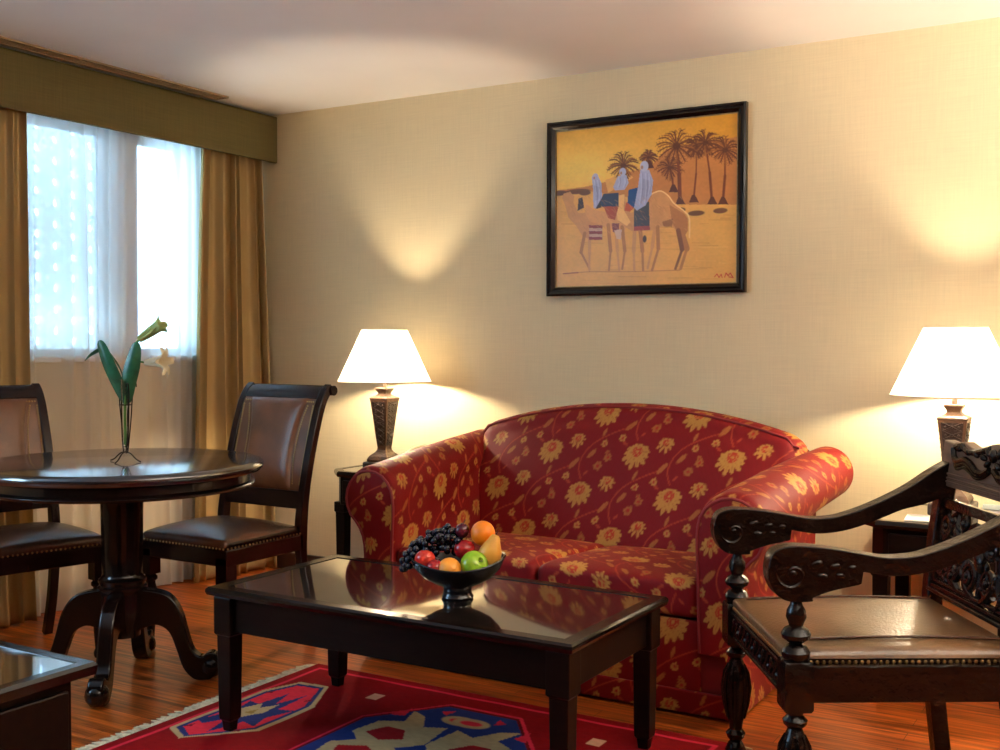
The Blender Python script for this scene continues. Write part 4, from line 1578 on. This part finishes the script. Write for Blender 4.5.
lily = empty('lily_stem', (VX, VY, TZ), 0, 'green leafy stem with a closed greenish lily bud in the vase', 'flower', 'lily stems in the vase')
sm_ = MB()
sm_.tube(spline([vp(128, 448, 0), vp(127, 420, 0.002), vp(128, 392, 0.003), vp(131, 370, 0), vp(134, 350, 0), vp(143, 340, 0)], 6), 0.0042, 8)
sm_.build('stem', M['stem'], lily)
leaf_shape('leaf', [vp(127, 405), vp(119, 384, .01), vp(110, 362, .015), vp(104, 346, .012), vp(102, 342, .01)], 0.027, (rgt * .75 + twd * .3 + Vector((0, 0, .35))), lily)
leaf_shape('leaf', [vp(129, 405), vp(131, 385, .012), vp(136, 365, .018), vp(139, 348, .012), vp(140, 343, .01)], 0.028, rgt, lily)
leaf_shape('leaf', [vp(126, 385, -.01), vp(120, 368, -.01), vp(106, 352, -.012), vp(94, 355, -.012), vp(86, 362, -.01)], 0.012, (twd + Vector((0, 0, .8))), lily)
trumpet(vp(141, 341), vp(168, 323) - vp(141, 341), 0.112, 0.032, lily, M['petal_green'], 6, 0.018, 0.15, 'petal')
lily2 = empty('lily_stem', (VX, VY, TZ), 0, 'cream open lily flower leaning right out of the vase', 'flower', 'lily stems in the vase')
sm_ = MB()
sm_.tube(spline([vp(126, 446, -.003), vp(126, 410, -.004), vp(126, 380, -.006), vp(132, 365, 0), vp(141, 363, 0), vp(149, 364, 0)], 6), 0.0034, 8)
sm_.build('stem', M['stem'], lily2)
trumpet(vp(147, 364), vp(170, 362) - vp(147, 364) + twd * .02, 0.098, 0.050, lily2, M['petal'], 6, 0.015, 0.6)

# ------------------------------------------------------------------ dining chairs


def dining_chair(name, loc, rz, label):
    r = empty(name, loc, rz, label, 'chair', 'leather dining chairs at the round table')
    hw = 0.230
    path = spline([(0.285, 0.0), (0.240, 0.14), (0.212, 0.30), (0.208, 0.46), (0.232, 0.62), (0.272, 0.78), (0.318, 0.92), (0.352, 0.985), (0.388, 1.018)], 5)
    for s in (-1, 1):
        p = MB()
        x0, x1 = (s * hw, s * (hw - 0.034))
        p.ribbon(path, [0.034 + 0.012 * math.exp(-((z - .45) / .12) ** 2) for y, z in path], min(x0, x1), max(x0, x1))
        p.build('post', M['mahogany'], r, bevel=0.004)
    # crest: broad leather-faced rail rolling back into a scroll
    c = MB()
    cp = spline([(0.335, 0.966), (0.343, 0.978), (0.354, 0.992), (0.376, 1.010)], 5)
    c.ribbon(cp, 0.026, -hw + 0.032, hw - 0.032)
    sc = [(0.392 + 0.0 + 0.021 * math.cos(a), 1.003 + 0.021 * math.sin(a)) for a in np.linspace(0, 2 * PI, 20, endpoint=False)]
    c.prism(sc, lambda u, v, w: (-hw - 0.006 + w * (2 * hw + 0.012), u, v))
    c.build('crest_rail', M['mahogany'], r, bevel=0.002)
    rl = MB()
    rl.ribbon([(0.214, 0.53), (0.226, 0.60)], 0.028, -hw + 0.032, hw - 0.032)
    rl.build('lower_rail', M['mahogany'], r, bevel=0.003)
    # leather back with raised waisted pad
    pth = spline([(0.2275, 0.600), (0.248, 0.68), (0.270, 0.76), (0.300, 0.870), (0.322, 0.943), (0.334, 0.966)], 8)
    MBp = MB().ribbon(pth, 0.016, -hw + 0.033, hw - 0.033)
    MBp.build('back_panel', M['leather_back'], r)
    na, nb = 40, 34
    pa = np.array(pth)
    pp, _ = seg_n(pa, na)
    P = np.zeros((na, nb, 3))
    for i in range(na):
        t = i / (na - 1)
        wv = 0.118 + 0.028 * (2 * t - 1) ** 2 + 0.012 * t
        d = pp[min(i + 1, na - 1)] - pp[max(i - 1, 0)]
        d /= np.hypot(*d)
        nrm = np.array([-d[1], d[0]])
        for j in range(nb):
            u = 2 * j / (nb - 1) - 1
            hgt = 0.009 + 0.017 * (max(0, 1 - abs(u) ** 6) * max(0, 1 - abs(2 * t - 1) ** 8)) ** 0.5
            q = pp[i] + nrm * hgt
            P[i, j] = (u * wv, q[0], 0.02 * (1 - abs(2 * t - 1)) * 0 + q[1])
    grid_mesh('back_pad', P, M['leather_back'], r)
    nl = MB()

    def nail(mb, p, n_, rad=0.0042):
        mb.ball(p, rad, 8, (1, 0.7, 1))
    for i in range(3, na - 3, 1):
        t = i / (na - 1)
        wv = 0.118 + 0.028 * (2 * t - 1) ** 2 + 0.012 * t
        for s in (-1, 1):
            nail(nl, (s * (wv + 0.012), pp[i][0] - 0.010, pp[i][1] + 0.001), None)
            nail(nl, (s * (hw - 0.040), pp[i][0] - 0.010, pp[i][1] + 0.001), None)
    for k in range(34):
        x = -0.185 + 0.37 * k / 33
        nail(nl, (x, pp[-2][0] - 0.010, pp[-2][1]), None)
    nl.build('nail_trim', M['brass'], r)
    # seat
    f = MB()
    f.box((0, -0.010, 0.402), (2 * hw, 0.43, 0.066))
    f.build('seat_frame', M['mahogany'], r, bevel=0.006)
    pillow('seat', -hw + 0.004, hw - 0.004, -0.228, 0.188, 0.430, 0.470, 0.034, r, M['leather'], nu=40, nv=90, capw=0.03)
    nl = MB()
    for k in range(26):
        x = -0.218 + 0.436 * k / 25
        nl.ball((x, -0.229, 0.438), 0.0042, 8, (1, 0.7, 1))
    for s in (-1, 1):
        for k in range(22):
            nl.ball((s * 0.2285, -0.215 + 0.40 * k / 21, 0.438), 0.0042, 8, (0.7, 1, 1))
    nl.build('nail_trim', M['brass'], r)
    for s in (-1, 1):
        l = MB()
        cx_, cy_ = s * (hw - 0.028), -0.198
        l.square_lathe([(0.027, 0.30), (0.027, 0.40)], (cx_, cy_, 0))
        l.lathe([(0.014, 0.0), (0.018, 0.008), (0.019, 0.02), (0.013, 0.035), (0.014, 0.05), (0.018, 0.10), (0.024, 0.24), (0.019, 0.262), (0.019, 0.27), (0.027, 0.278), (0.027, 0.288), (0.020, 0.296), (0.026, 0.302)], (cx_, cy_, 0), 20)
        l.build('leg', M['mahogany'], r)
    return r


dining_chair('dining_chair', (1.075, -1.262, 0), 0.0, 'brown leather dining chair right of the round table, facing the room')
dining_chair('dining_chair', (0.550, -1.790, 0), math.radians(76.5), 'brown leather dining chair left of the round table, cut by the frame')

# ------------------------------------------------------------------ end tables


def end_table(name, x0, x1, y0, y1, label, ch=0.085):
    cx_, cy_ = (x0 + x1) / 2, (y0 + y1) / 2
    r = empty(name, (cx_, cy_, 0), 0, label, 'end table', 'end tables beside the sofa')
    a, b = (x1 - x0) / 2, (y1 - y0) / 2
    zt = 0.600

    def octo(ins, c=ch):
        A, B, c = a - ins, b - ins, c - ins * .4
        return [(-A, -B + c), (-A + c, -B), (A - c, -B), (A, -B + c), (A, B), (-A, B)]
    prof_ = [(0.020, zt - 0.030), (0.004, zt - 0.026), (0.0, zt - 0.015), (0.003, zt - 0.005), (0.009, zt), (0.035, zt), (0.036, zt - 0.002)]
    vs, fs = [], []
    for ins, z in prof_:
        vs += [(x, y, z) for x, y in octo(ins)]
    for j in range(len(prof_) - 1):
        for i in range(6):
            k = (i + 1) % 6
            fs.append((j * 6 + i, j * 6 + k, (j + 1) * 6 + k, (j + 1) * 6 + i))
    fs.append((5, 4, 3, 2, 1, 0))
    MB().add(vs, fs).build('tabletop', M['dark_gloss'], r, sm=False)
    MB().prism(octo(0.0365), lambda u, v, w: (u, v, zt - 0.008 + w * 0.0065)).build('glass_top', M['table_glass'], r, sm=False)
    MB().prism(octo(0.035, 0.06), lambda u, v, w: (u, v, 0.44 + w * 0.13)).build('body', M['dark'], r, sm=False, bevel=0.002)
    dr = MB().box((0, -b + 0.031, 0.505), (2 * a - 0.20, 0.014, 0.10)).build('drawer', M['dark'], r, sm=False, bevel=0.003)
    MB().ball((0, -b + 0.014, 0.505), 0.012, 12).build('knob', M['brass'], dr)
    for sx in (-1, 1):
        for sy in (-1, 1):
            l = MB()
            l.square_lathe([(0.016, 0), (0.018, 0.02), (0.022, 0.03), (0.026, 0.40), (0.031, 0.405), (0.031, 0.45)], (sx * (a - 0.07), sy * (b - 0.07), 0))
            l.build('leg', M['dark'], r, sm=False, bevel=0.002)
    return r


end_table('end_table', 0.86, 1.44, -0.41, -0.03, 'dark end table under the left lamp, beside the sofa')
end_table('end_table', 3.36, 3.90, -0.56, -0.04, 'dark end table under the right lamp, behind the carved armchair', 0.06)

# ------------------------------------------------------------------ table lamps


def table_lamp(name, x, y, label, energy):
    r = empty(name, (x, y, 0.600), 0.0, label, 'lamp', 'table lamps beside the sofa')
    z0 = 0.600
    q = lambda z: z - z0
    MB().square_lathe([(0.070, q(0.600)), (0.074, q(0.606)), (0.074, q(0.640)), (0.070, q(0.646))], (0, 0, 0)).build('base', M['bronze_dark'], r, sm=False, bevel=0.003)
    MB().square_lathe([(0.058, q(0.646)), (0.060, q(0.656)), (0.052, q(0.672)), (0.032, q(0.690)), (0.025, q(0.702)), (0.024, q(0.712)), (0.030, q(0.76)), (0.040, q(0.86)), (0.049, q(0.936)),
                       (0.052, q(0.940)), (0.050, q(0.946)), (0.030, q(0.956)), (0.022, q(0.964)), (0.024, q(0.972)), (0.032, q(0.984)), (0.032, q(0.990)), (0.018, q(0.992))], (0, 0, 0)).build('body', M['bronze'], r, sm=False, bevel=0.0015)
    # carved lattice on each face of the tapering body
    for k in range(4):
        mb = MB()
        Rm = Matrix.Rotation(k * PI / 2, 3, 'Z')
        za, zb = 0.722, 0.928

        def fp(u, t, off=0.0):
            z = za + (zb - za) * t
            hwid = 0.0255 + (0.0485 - 0.0255) * t
            return Rm @ Vector((u * hwid * 0.78, -(hwid * 0.985 + 0.001 + off), q(z)))
        mb.add([fp(-1, 0), fp(1, 0), fp(1, 1), fp(-1, 1)], [(0, 1, 2, 3)])
        nn = 7
        for i in range(nn):
            t0, t1 = i / nn, (i + 1) / nn
            mb.tube([fp(-.9, t0, .001), fp(0, (t0 + t1) / 2, .003), fp(.9, t1, .001)], 0.0022, 5)
            mb.tube([fp(.9, t0, .001), fp(0, (t0 + t1) / 2, .003), fp(-.9, t1, .001)], 0.0022, 5)
            mb.ball(fp(0, (t0 + t1) / 2, .002), 0.0052, 8)
            mb.ball(fp(.62, (t0 + t1) / 2, .0), 0.004, 6)
            mb.ball(fp(-.62, (t0 + t1) / 2, .0), 0.004, 6)
        mb.build('carved_face', M['bronze_dark'], r)
    MB().lathe([(0.010, q(0.985)), (0.010, q(1.005)), (0.007, q(1.01)), (0.0075, q(1.05)), (0.016, q(1.052)), (0.016, q(1.066))], (0, 0, 0), 16).build('stem', M['bronze'], r)
    MB().ball((0, 0, q(1.094)), 0.024, 16, (1, 1, 1.1)).build('bulb', M['bulb_on'], r)
    # shade: thin cloth shell with rims and a spider ring
    zb_, zt_, rb, rtp = 1.022, 1.262, 0.217, 0.106
    n = 96
    th = 0.0016
    prof_ = [(rb, q(zb_)), (rtp, q(zt_))]
    vs, fs = [], []
    for (rr, z) in ((rb, q(zb_)), ((rb + rtp) / 2, q((zb_ + zt_) / 2)), (rtp, q(zt_))):
        for i in range(n):
            a = 2 * PI * i / n
            vs.append((rr * math.cos(a), rr * math.sin(a), z))
    for j in range(2):
        for i in range(n):
            k = (i + 1) % n
            fs.append((j * n + i, j * n + k, (j + 1) * n + k, (j + 1) * n + i))
    sh = MB().add(vs, fs).build('shade', M['shade'], r)
    for (rr, z) in ((rb, zb_), (rtp, zt_)):
        MB().tube([(rr * math.cos(a), rr * math.sin(a), q(z)) for a in np.linspace(0, 2 * PI, 72)], 0.0028, 6).build('shade_rim', M['shade_rim'], sh)
    sp = MB()
    for k in range(3):
        a = 2 * PI * k / 3 + .4
        sp.tube([(0, 0, q(1.246)), (rtp * math.cos(a), rtp * math.sin(a), q(1.258))], 0.0014, 6)
    sp.tube([(0.03 * math.cos(a), 0, q(1.16 + 0.085 * math.sin(a))) for a in np.linspace(0, PI, 14)], 0.0012, 6)
    sp.build('spider', M['brass'], sh)
    return r


em = bpy.data.materials.new('bulb_glow')
em.use_nodes = True
pb = em.node_tree.nodes['Principled BSDF']
pb.inputs['Emission Color'].default_value = (1.0, 0.80, 0.55, 1)
pb.inputs['Emission Strength'].default_value = 850.0
M['bulb_on'] = em
M['shade_rim'] = cloth_mat('shade_rim_cloth', (0.85, 0.76, 0.60), 0, 0.2)
table_lamp('table_lamp', 1.128, -0.28, 'lit table lamp on the left end table, between chair and sofa', 17)
table_lamp('table_lamp', 3.628, -0.28, 'lit table lamp on the right end table, behind the carved armchair', 17)
for o in list(COL.objects):
    if o.type == 'MESH' and o.name.startswith('bulb') and o.data.materials and o.data.materials[0] == em:
        o.visible_shadow = True

# ------------------------------------------------------------------ telephone on the left end table
ph = empty('telephone', (1.335, -0.20, 0.600), -0.30, 'beige telephone handset just showing over the left sofa arm', 'telephone')
b = MB()
b.prism([(-0.09, 0.0), (0.09, 0.0), (0.09, 0.035), (-0.02, 0.062), (-0.09, 0.065)], lambda u, v, w: ((w - .5) * 0.17, -u, v))
b.build('phone_base', M['phone'], ph, bevel=0.006)
b = MB()
for i in range(4):
    for j in range(3):
        b.box((0.0 + 0.024 * j + 0.01, 0.012 - 0.022 * i + 0.04 - 0.05, 0.058 - 0.0042 * (i + 1) + .0), (0.016, 0.013, 0.008))
b.build('keypad', M['phone_dark'], ph, sm=False)
b = MB()
pts = spline([(-0.060, -0.085, 0.088), (-0.062, -0.060, 0.102), (-0.062, 0.0, 0.114), (-0.062, 0.060, 0.106), (-0.060, 0.085, 0.092)], 5)
b.tube(pts, [0.012] * len(pts), 12)
b.ball((-0.060, -0.082, 0.084), 0.022, 14, (1, 1, .75))
b.ball((-0.060, 0.082, 0.084), 0.022, 14, (1, 1, .75))
hs = b.build('handset', M['phone'], ph)

# ------------------------------------------------------------------ booklet on the right end table
bk = empty('booklet', (3.752, -0.15, 0.600), 0.1, 'blue grey booklet lying near the right lamp', 'booklet')
MB().box((0, 0, 0.008), (0.085, 0.13, 0.016)).build('pages', M['paper'], bk, sm=False)
MB().box((0, 0, 0.0175), (0.088, 0.134, 0.003)).build('cover', M['blue_card'], bk, sm=False)
bk2 = MB().box((0, 0, 0.002), (0.20, 0.14, 0.004)).build('note_card', M['paper'], None, sm=False)
bk2.location = (3.60, -0.44, 0.600)
bk2.rotation_euler = (0, 0, 0.1)
tag(bk2, 'white card lying flat on the right end table', 'card')

# ------------------------------------------------------------------ dark table in the near left corner
nt_ = empty('side_table', (1.95, -3.16, 0), 0, 'dark square table with reflecting top in the lower left corner', 'table')
nx, ny, nz_ = 0.305, 0.32, 0.500
tp = MB()
vs, fs = [], []
pr = ((0.014, nz_ - 0.032), (0.002, nz_ - 0.028), (0.0, nz_ - 0.008), (0.005, nz_), (0.030, nz_), (0.031, nz_ - 0.003))
for (ins, z) in pr:
    for a, b in ((-1, -1), (1, -1), (1, 1), (-1, 1)):
        vs.append((a * (nx - ins), b * (ny - ins), z))
for j in range(len(pr) - 1):
    for i in range(4):
        k = (i + 1) % 4
        fs.append((j * 4 + i, j * 4 + k, (j + 1) * 4 + k, (j + 1) * 4 + i))
fs.append((3, 2, 1, 0))
MB().add(vs, fs).build('tabletop_frame', M['dark_gloss'], nt_, sm=False)
MB().box((0, 0, nz_ - 0.0065), (2 * nx - 0.060, 2 * ny - 0.060, 0.009)).build('glass_top', M['table_glass'], nt_, sm=False)
MB().box((0, 0, 0.25), (2 * nx - 0.10, 2 * ny - 0.06, 0.44)).build('cabinet_body', M['dark'], nt_, sm=False, bevel=0.003)
MB().box((0, 0, 0.016), (2 * nx - 0.13, 2 * ny - 0.09, 0.032)).build('plinth', M['dark'], nt_, sm=False)
for s in (-1, 1):
    d = MB().box((nx - 0.044, s * 0.14, 0.26), (0.014, 0.27, 0.36)).build('door', M['dark'], nt_, sm=False, bevel=0.004)
    MB().ball((nx - 0.028, s * 0.025, 0.30), 0.010, 12).build('knob', M['brass'], d)

# ------------------------------------------------------------------ carved armchair
AC = empty('armchair', (3.354, -1.6525, 0), math.radians(-57.7), 'dark carved wooden armchair with leather seat, in front of the right lamp', 'armchair')
HX = 0.29


def turned_leg(sx):
    l = MB()
    c = (sx * HX, 0.022, 0)
    l.lathe([(0.018, 0.0), (0.028, 0.012), (0.030, 0.035), (0.022, 0.052), (0.016, 0.060), (0.024, 0.070), (0.028, 0.082), (0.018, 0.094), (0.020, 0.110),
             (0.030, 0.16), (0.036, 0.21), (0.033, 0.255), (0.022, 0.285), (0.017, 0.298), (0.027, 0.308), (0.029, 0.318), (0.018, 0.330), (0.022, 0.342)], c, 24)
    # carved petals round the swelling
    for k in range(10):
        a = 2 * PI * k / 10
        pts = [(c[0] + rr * math.cos(a), c[1] + rr * math.sin(a), z) for rr, z in ((0.024, 0.125), (0.033, 0.17), (0.037, 0.215), (0.032, 0.258), (0.022, 0.283))]
        l.tube(pts, [0.003, 0.006, 0.0075, 0.006, 0.003], 6)
    l.square_lathe([(0.030, 0.342), (0.034, 0.350), (0.034, 0.452), (0.030, 0.460)], c)
    l.lathe([(0.026, 0.458), (0.032, 0.468), (0.034, 0.480), (0.026, 0.493), (0.014, 0.499), (0.022, 0.505), (0.032, 0.512), (0.035, 0.522), (0.028, 0.534), (0.016, 0.541), (0.019, 0.550),
             (0.024, 0.562), (0.022, 0.578), (0.015, 0.590), (0.013, 0.598), (0.022, 0.606), (0.022, 0.630)], c, 28)
    return l


for s in (-1, 1):
    turned_leg(s).build('leg', M['carved'], AC)
    p = MB()
    rp = spline([(0.625, 0.0), (0.602, 0.20), (0.590, 0.42), (0.600, 0.60), (0.618, 0.74), (0.628, 0.812)], 5)
    p.ribbon(rp, [0.046] * len(rp), s * (HX + 0.004) - 0.024, s * (HX + 0.004) + 0.024)
    p.build('leg', M['carved'], AC, bevel=0.005)

arm_poly = spline([(-0.048, 0.700), (-0.036, 0.720), (-0.005, 0.732), (0.04, 0.732), (0.10, 0.726), (0.16, 0.716), (0.22, 0.706), (0.27, 0.706), (0.32, 0.714), (0.40, 0.742),
                   (0.50, 0.790), (0.58, 0.842), (0.635, 0.872)], 4)
arm_bot = spline([(0.645, 0.80), (0.60, 0.765), (0.55, 0.745), (0.49, 0.730), (0.43, 0.706), (0.36, 0.680), (0.30, 0.666), (0.24, 0.662), (0.172, 0.672)], 4) + \
    [(0.168, 0.644)] + spline([(0.160, 0.641), (0.10, 0.628), (0.055, 0.612), (0.052, 0.603), (0.0, 0.603), (-0.03, 0.618), (-0.048, 0.650), (-0.052, 0.678)], 4)
apoly = [tuple(p) for p in arm_poly] + [tuple(p) for p in arm_bot]
for s in (-1, 1):
    a = MB()

    def af(u, v, w):
        bow = 0.0
        return (s * HX + (w - .5) * 0.052, u, v)
    a.prism(apoly, af)
    ao = a.build('arm', M['carved'], AC, bevel=0.009, bseg=3)
    # carved scroll ornament on both faces of the hand rest
    for fs_ in (-1, 1):
        o_ = MB()
        X = s * HX + fs_ * 0.0265
        sp = [(X, 0.005 + (0.042 - 0.0032 * t) * math.cos(0.6 * t + 2.6), 0.668 + (0.042 - 0.0032 * t) * math.sin(0.6 * t + 2.6)) for t in np.linspace(0, 11, 46)]
        o_.tube(sp, 0.0045, 6)
        o_.ball((X, 0.005, 0.668), 0.011, 10, (0.6, 1, 1))
        for (u, v, L, an, wd) in ((0.062, 0.690, 0.026, 0.3, 0.010), (0.075, 0.660, 0.024, -0.2, 0.010), (0.105, 0.685, 0.022, 0.1, 0.008), (0.118, 0.662, 0.020, -.3, 0.008), (0.145, 0.682, 0.018, 0, 0.007)):
            Rm = Matrix.Rotation(an, 3, 'X')
            o_.ball((X, u, v), 1.0, 10, (0.005, L * .6, wd), Rm)
        o_.build('scroll_ornament', M['carved'], ao)

# seat frame with carved front rail
sf = MB()
sf.box((0, 0.022, 0.405), (2 * HX - 0.04, 0.040, 0.088))
for s in (-1, 1):
    sf.box((s * (HX - 0.002), 0.31, 0.405), (0.038, 0.56, 0.088))
sf.box((0, 0.59, 0.405), (2 * HX, 0.036, 0.088))
sf.build('seat_frame', M['carved'], AC, sm=False, bevel=0.004)
cr = MB()
for k in range(13):
    x = -0.235 + 0.47 * k / 12
    cr.ball((x, 0.002, 0.405 + 0.010 * (-1) ** k), 0.013, 10, (1.1, 0.45, 1))
    cr.tube([(x - .016, 0.001, 0.385), (x, -0.002, 0.400), (x + .016, 0.001, 0.425)], 0.0035, 6)
cr.tube([(-0.255, 0.001, 0.372), (0.255, 0.001, 0.372)], 0.004, 6)
cr.tube([(-0.255, 0.001, 0.438), (0.255, 0.001, 0.438)], 0.004, 6)
cr.build('front_carving', M['carved'], AC)
pillow('seat', -HX + 0.006, HX - 0.006, 0.004, 0.575, 0.440, 0.480, 0.016, AC, M['leather_tan'], nu=60, nv=120, capw=0.025)
pp_ = MB()
for s in (-1, 1):
    pts = [(s * 0.215, 0.03 + 0.52 * t, 0.4875 + 0.006 * math.sin(PI * t)) for t in np.linspace(0, 1, 20)]
    pp_.tube(pts, 0.0035, 6)
pp_.build('seat_piping', M['leather'], AC)
nl = MB()
for k in range(36):
    nl.ball((-0.262 + 0.524 * k / 35, 0.003, 0.452), 0.0052, 8, (1, .7, 1))
nl.build('nail_trim', M['brass'], AC)
for s in (-1, 1):
    nl = MB()
    for k in range(34):
        nl.ball((s * (HX - 0.005), 0.06 + 0.50 * k / 33, 0.452), 0.0050, 8, (.7, 1, 1))
    nl.build('nail_trim', M['brass'], AC)

# crest rail
tiltY = lambda z: 0.600 + (z - 0.60) * 0.148


def cy(z):
    return tiltY(z)


cres = MB()
top_line = [(-0.322, 0.926), (-0.26, 0.921), (-0.245, 0.926), (-0.20, 0.930), (-0.16, 0.922), (-0.13, 0.917), (-0.08, 0.926), (-0.03, 0.938), (0.0, 0.942)]
tl = top_line + [(-x, z) for x, z in reversed(top_line[:-1])]
poly = tl + [(0.322, 0.798), (-0.322, 0.798)]
cres.prism(poly, lambda u, v, w: (u, cy(v) - 0.016 + w * 0.034, v))
co = cres.build('crest_rail', M['crest'], AC, sm=False, bevel=0.004)
gr = MB()
for z in (0.812, 0.822, 0.834):
    gr.tube([(-0.312, cy(z) - 0.017, z), (0.312, cy(z) - 0.017, z)], 0.0032, 6)
gr.build('crest_moulding', M['crest'], co)
cvg = MB()
for s in (-1, 1):
    for off, r_ in ((-0.008, 0.0095), (-0.020, 0.0060), (-0.031, 0.0035)):
        pts = spline([(s * 0.242, 0, 0.910 + off * .2), (s * 0.232, 0, 0.890 + off * .5), (s * 0.205, 0, 0.884 + off), (s * 0.165, 0, 0.892 + off), (s * 0.125, 0, 0.884 + off), (s * 0.085, 0, 0.866 + off * .8), (s * 0.045, 0, 0.862 + off * .5), (s * 0.012, 0, 0.875 + off * .4)], 5)
        cvg.tube([(x, cy(z) - 0.020, z) for x, _, z in pts], r_, 8)
    pts = spline([(s * 0.235, 0, 0.912), (s * 0.20, 0, 0.920), (s * 0.175, 0, 0.910), (s * 0.13, 0, 0.906), (s * 0.08, 0, 0.914), (s * 0.03, 0, 0.926)], 5)
    cvg.tube([(x, cy(z) - 0.018, z) for x, _, z in pts], 0.0085, 8)
    for (x, z, L, an) in ((0.03, 0.915, 0.028, 0.7), (0.055, 0.90, 0.026, 0.2), (0.03, 0.885, 0.024, -0.5), (0.10, 0.905, 0.024, 0.5), (0.15, 0.905, 0.022, 0.1), (0.205, 0.910, 0.024, -0.3)):
        Rm = Matrix.Rotation(-s * an, 3, 'Y')
        cvg.ball((s * x, cy(z) - 0.020, z), 1.0, 10, (L * .62, 0.009, 0.0085), Rm)
cvg.ball((0, cy(.91) - 0.022, 0.910), 0.016, 12, (1, .7, 1.2))
cvg.build('crest_carving', M['carved'], co)

# openwork back panel: rails and scrolls
bp_ = MB()
for (z0_, z1_) in ((0.735, 0.762), (0.492, 0.520)):
    bp_.ribbon([(cy(z0_), z0_), (cy(z1_), z1_)], 0.026, -HX + .02, HX - .02)
bp_.tube([(-HX + .02, cy(.530) - .004, .530), (HX - .02, cy(.530) - .004, .530)], 0.009, 8)
bp_.tube([(-HX + .02, cy(.505) - .018, .505), (HX - .02, cy(.505) - .018, .505)], 0.007, 8)
bp_.build('back_rail', M['carved'], AC, bevel=0.003)
ow = MB()


def yz(x, z, d=0.0):
    return (x, cy(z) - d, z)


for s in (-1, 1):
    for (x, z, r0, turns, a0, dirn) in ((0.055, 0.68, 0.040, 1.6, 0.5, 1), (0.055, 0.585, 0.040, 1.6, -0.8, -1), (0.145, 0.640, 0.046, 1.8, 2.4, 1), (0.145, 0.565, 0.030, 1.3, 1.0, -1),
                                      (0.225, 0.690, 0.036, 1.5, 3.8, 1), (0.225, 0.590, 0.040, 1.6, 0.2, -1), (0.120, 0.712, 0.022, 1.2, 0.0, 1), (0.185, 0.710, 0.018, 1.2, 2.0, -1)):
        pts = [yz(s * (x + r0 * (1 - 0.75 * t) * math.cos(a0 + dirn * t * turns * 2 * PI)), z + r0 * (1 - 0.75 * t) * math.sin(a0 + dirn * t * turns * 2 * PI), 0.004 + 0.010 * t) for t in np.linspace(0, 1, 34)]
        ow.tube(pts, [0.0095 - 0.003 * t for t in np.linspace(0, 1, 34)], 7)
        ow.ball(yz(s * x, z, 0.014), 0.0105, 10)
    for (xa, za, xb, zb) in ((0.0, 0.52, 0.09, 0.62), (0.09, 0.62, 0.19, 0.55), (0.19, 0.55, 0.27, 0.64), (0.0, 0.74, 0.10, 0.65), (0.10, 0.65, 0.18, 0.735), (0.18, 0.735, 0.27, 0.64), (0.10, 0.52, 0.14, 0.60), (0.255, 0.52, 0.23, 0.60)):
        mx_, mz_ = (xa + xb) / 2 + (zb - za) * .2, (za + zb) / 2 - (xb - xa) * .2
        pts = spline([yz(s * xa, za, 0), yz(s * mx_, mz_, .006), yz(s * xb, zb, 0)], 6)
        n = len(pts)
        ow.tube(pts, [0.006 + 0.007 * math.sin(PI * i / (n - 1)) for i in range(n)], 7)
    for k in range(16):
        x, z, an = random.uniform(.02, .26), random.uniform(.54, .72), random.uniform(0, PI)
        ow.ball(yz(s * x, z, .008), 1.0, 10, (0.021, 0.008, 0.008), Matrix.Rotation(an, 3, 'Y'))
ow.tube([yz(0, .52), yz(0, .735)], 0.011, 8)
ow.ball(yz(0, .63, .01), 0.026, 14, (1, .6, 1.2))
o = ow.build('carved_openwork', M['carved'], AC)
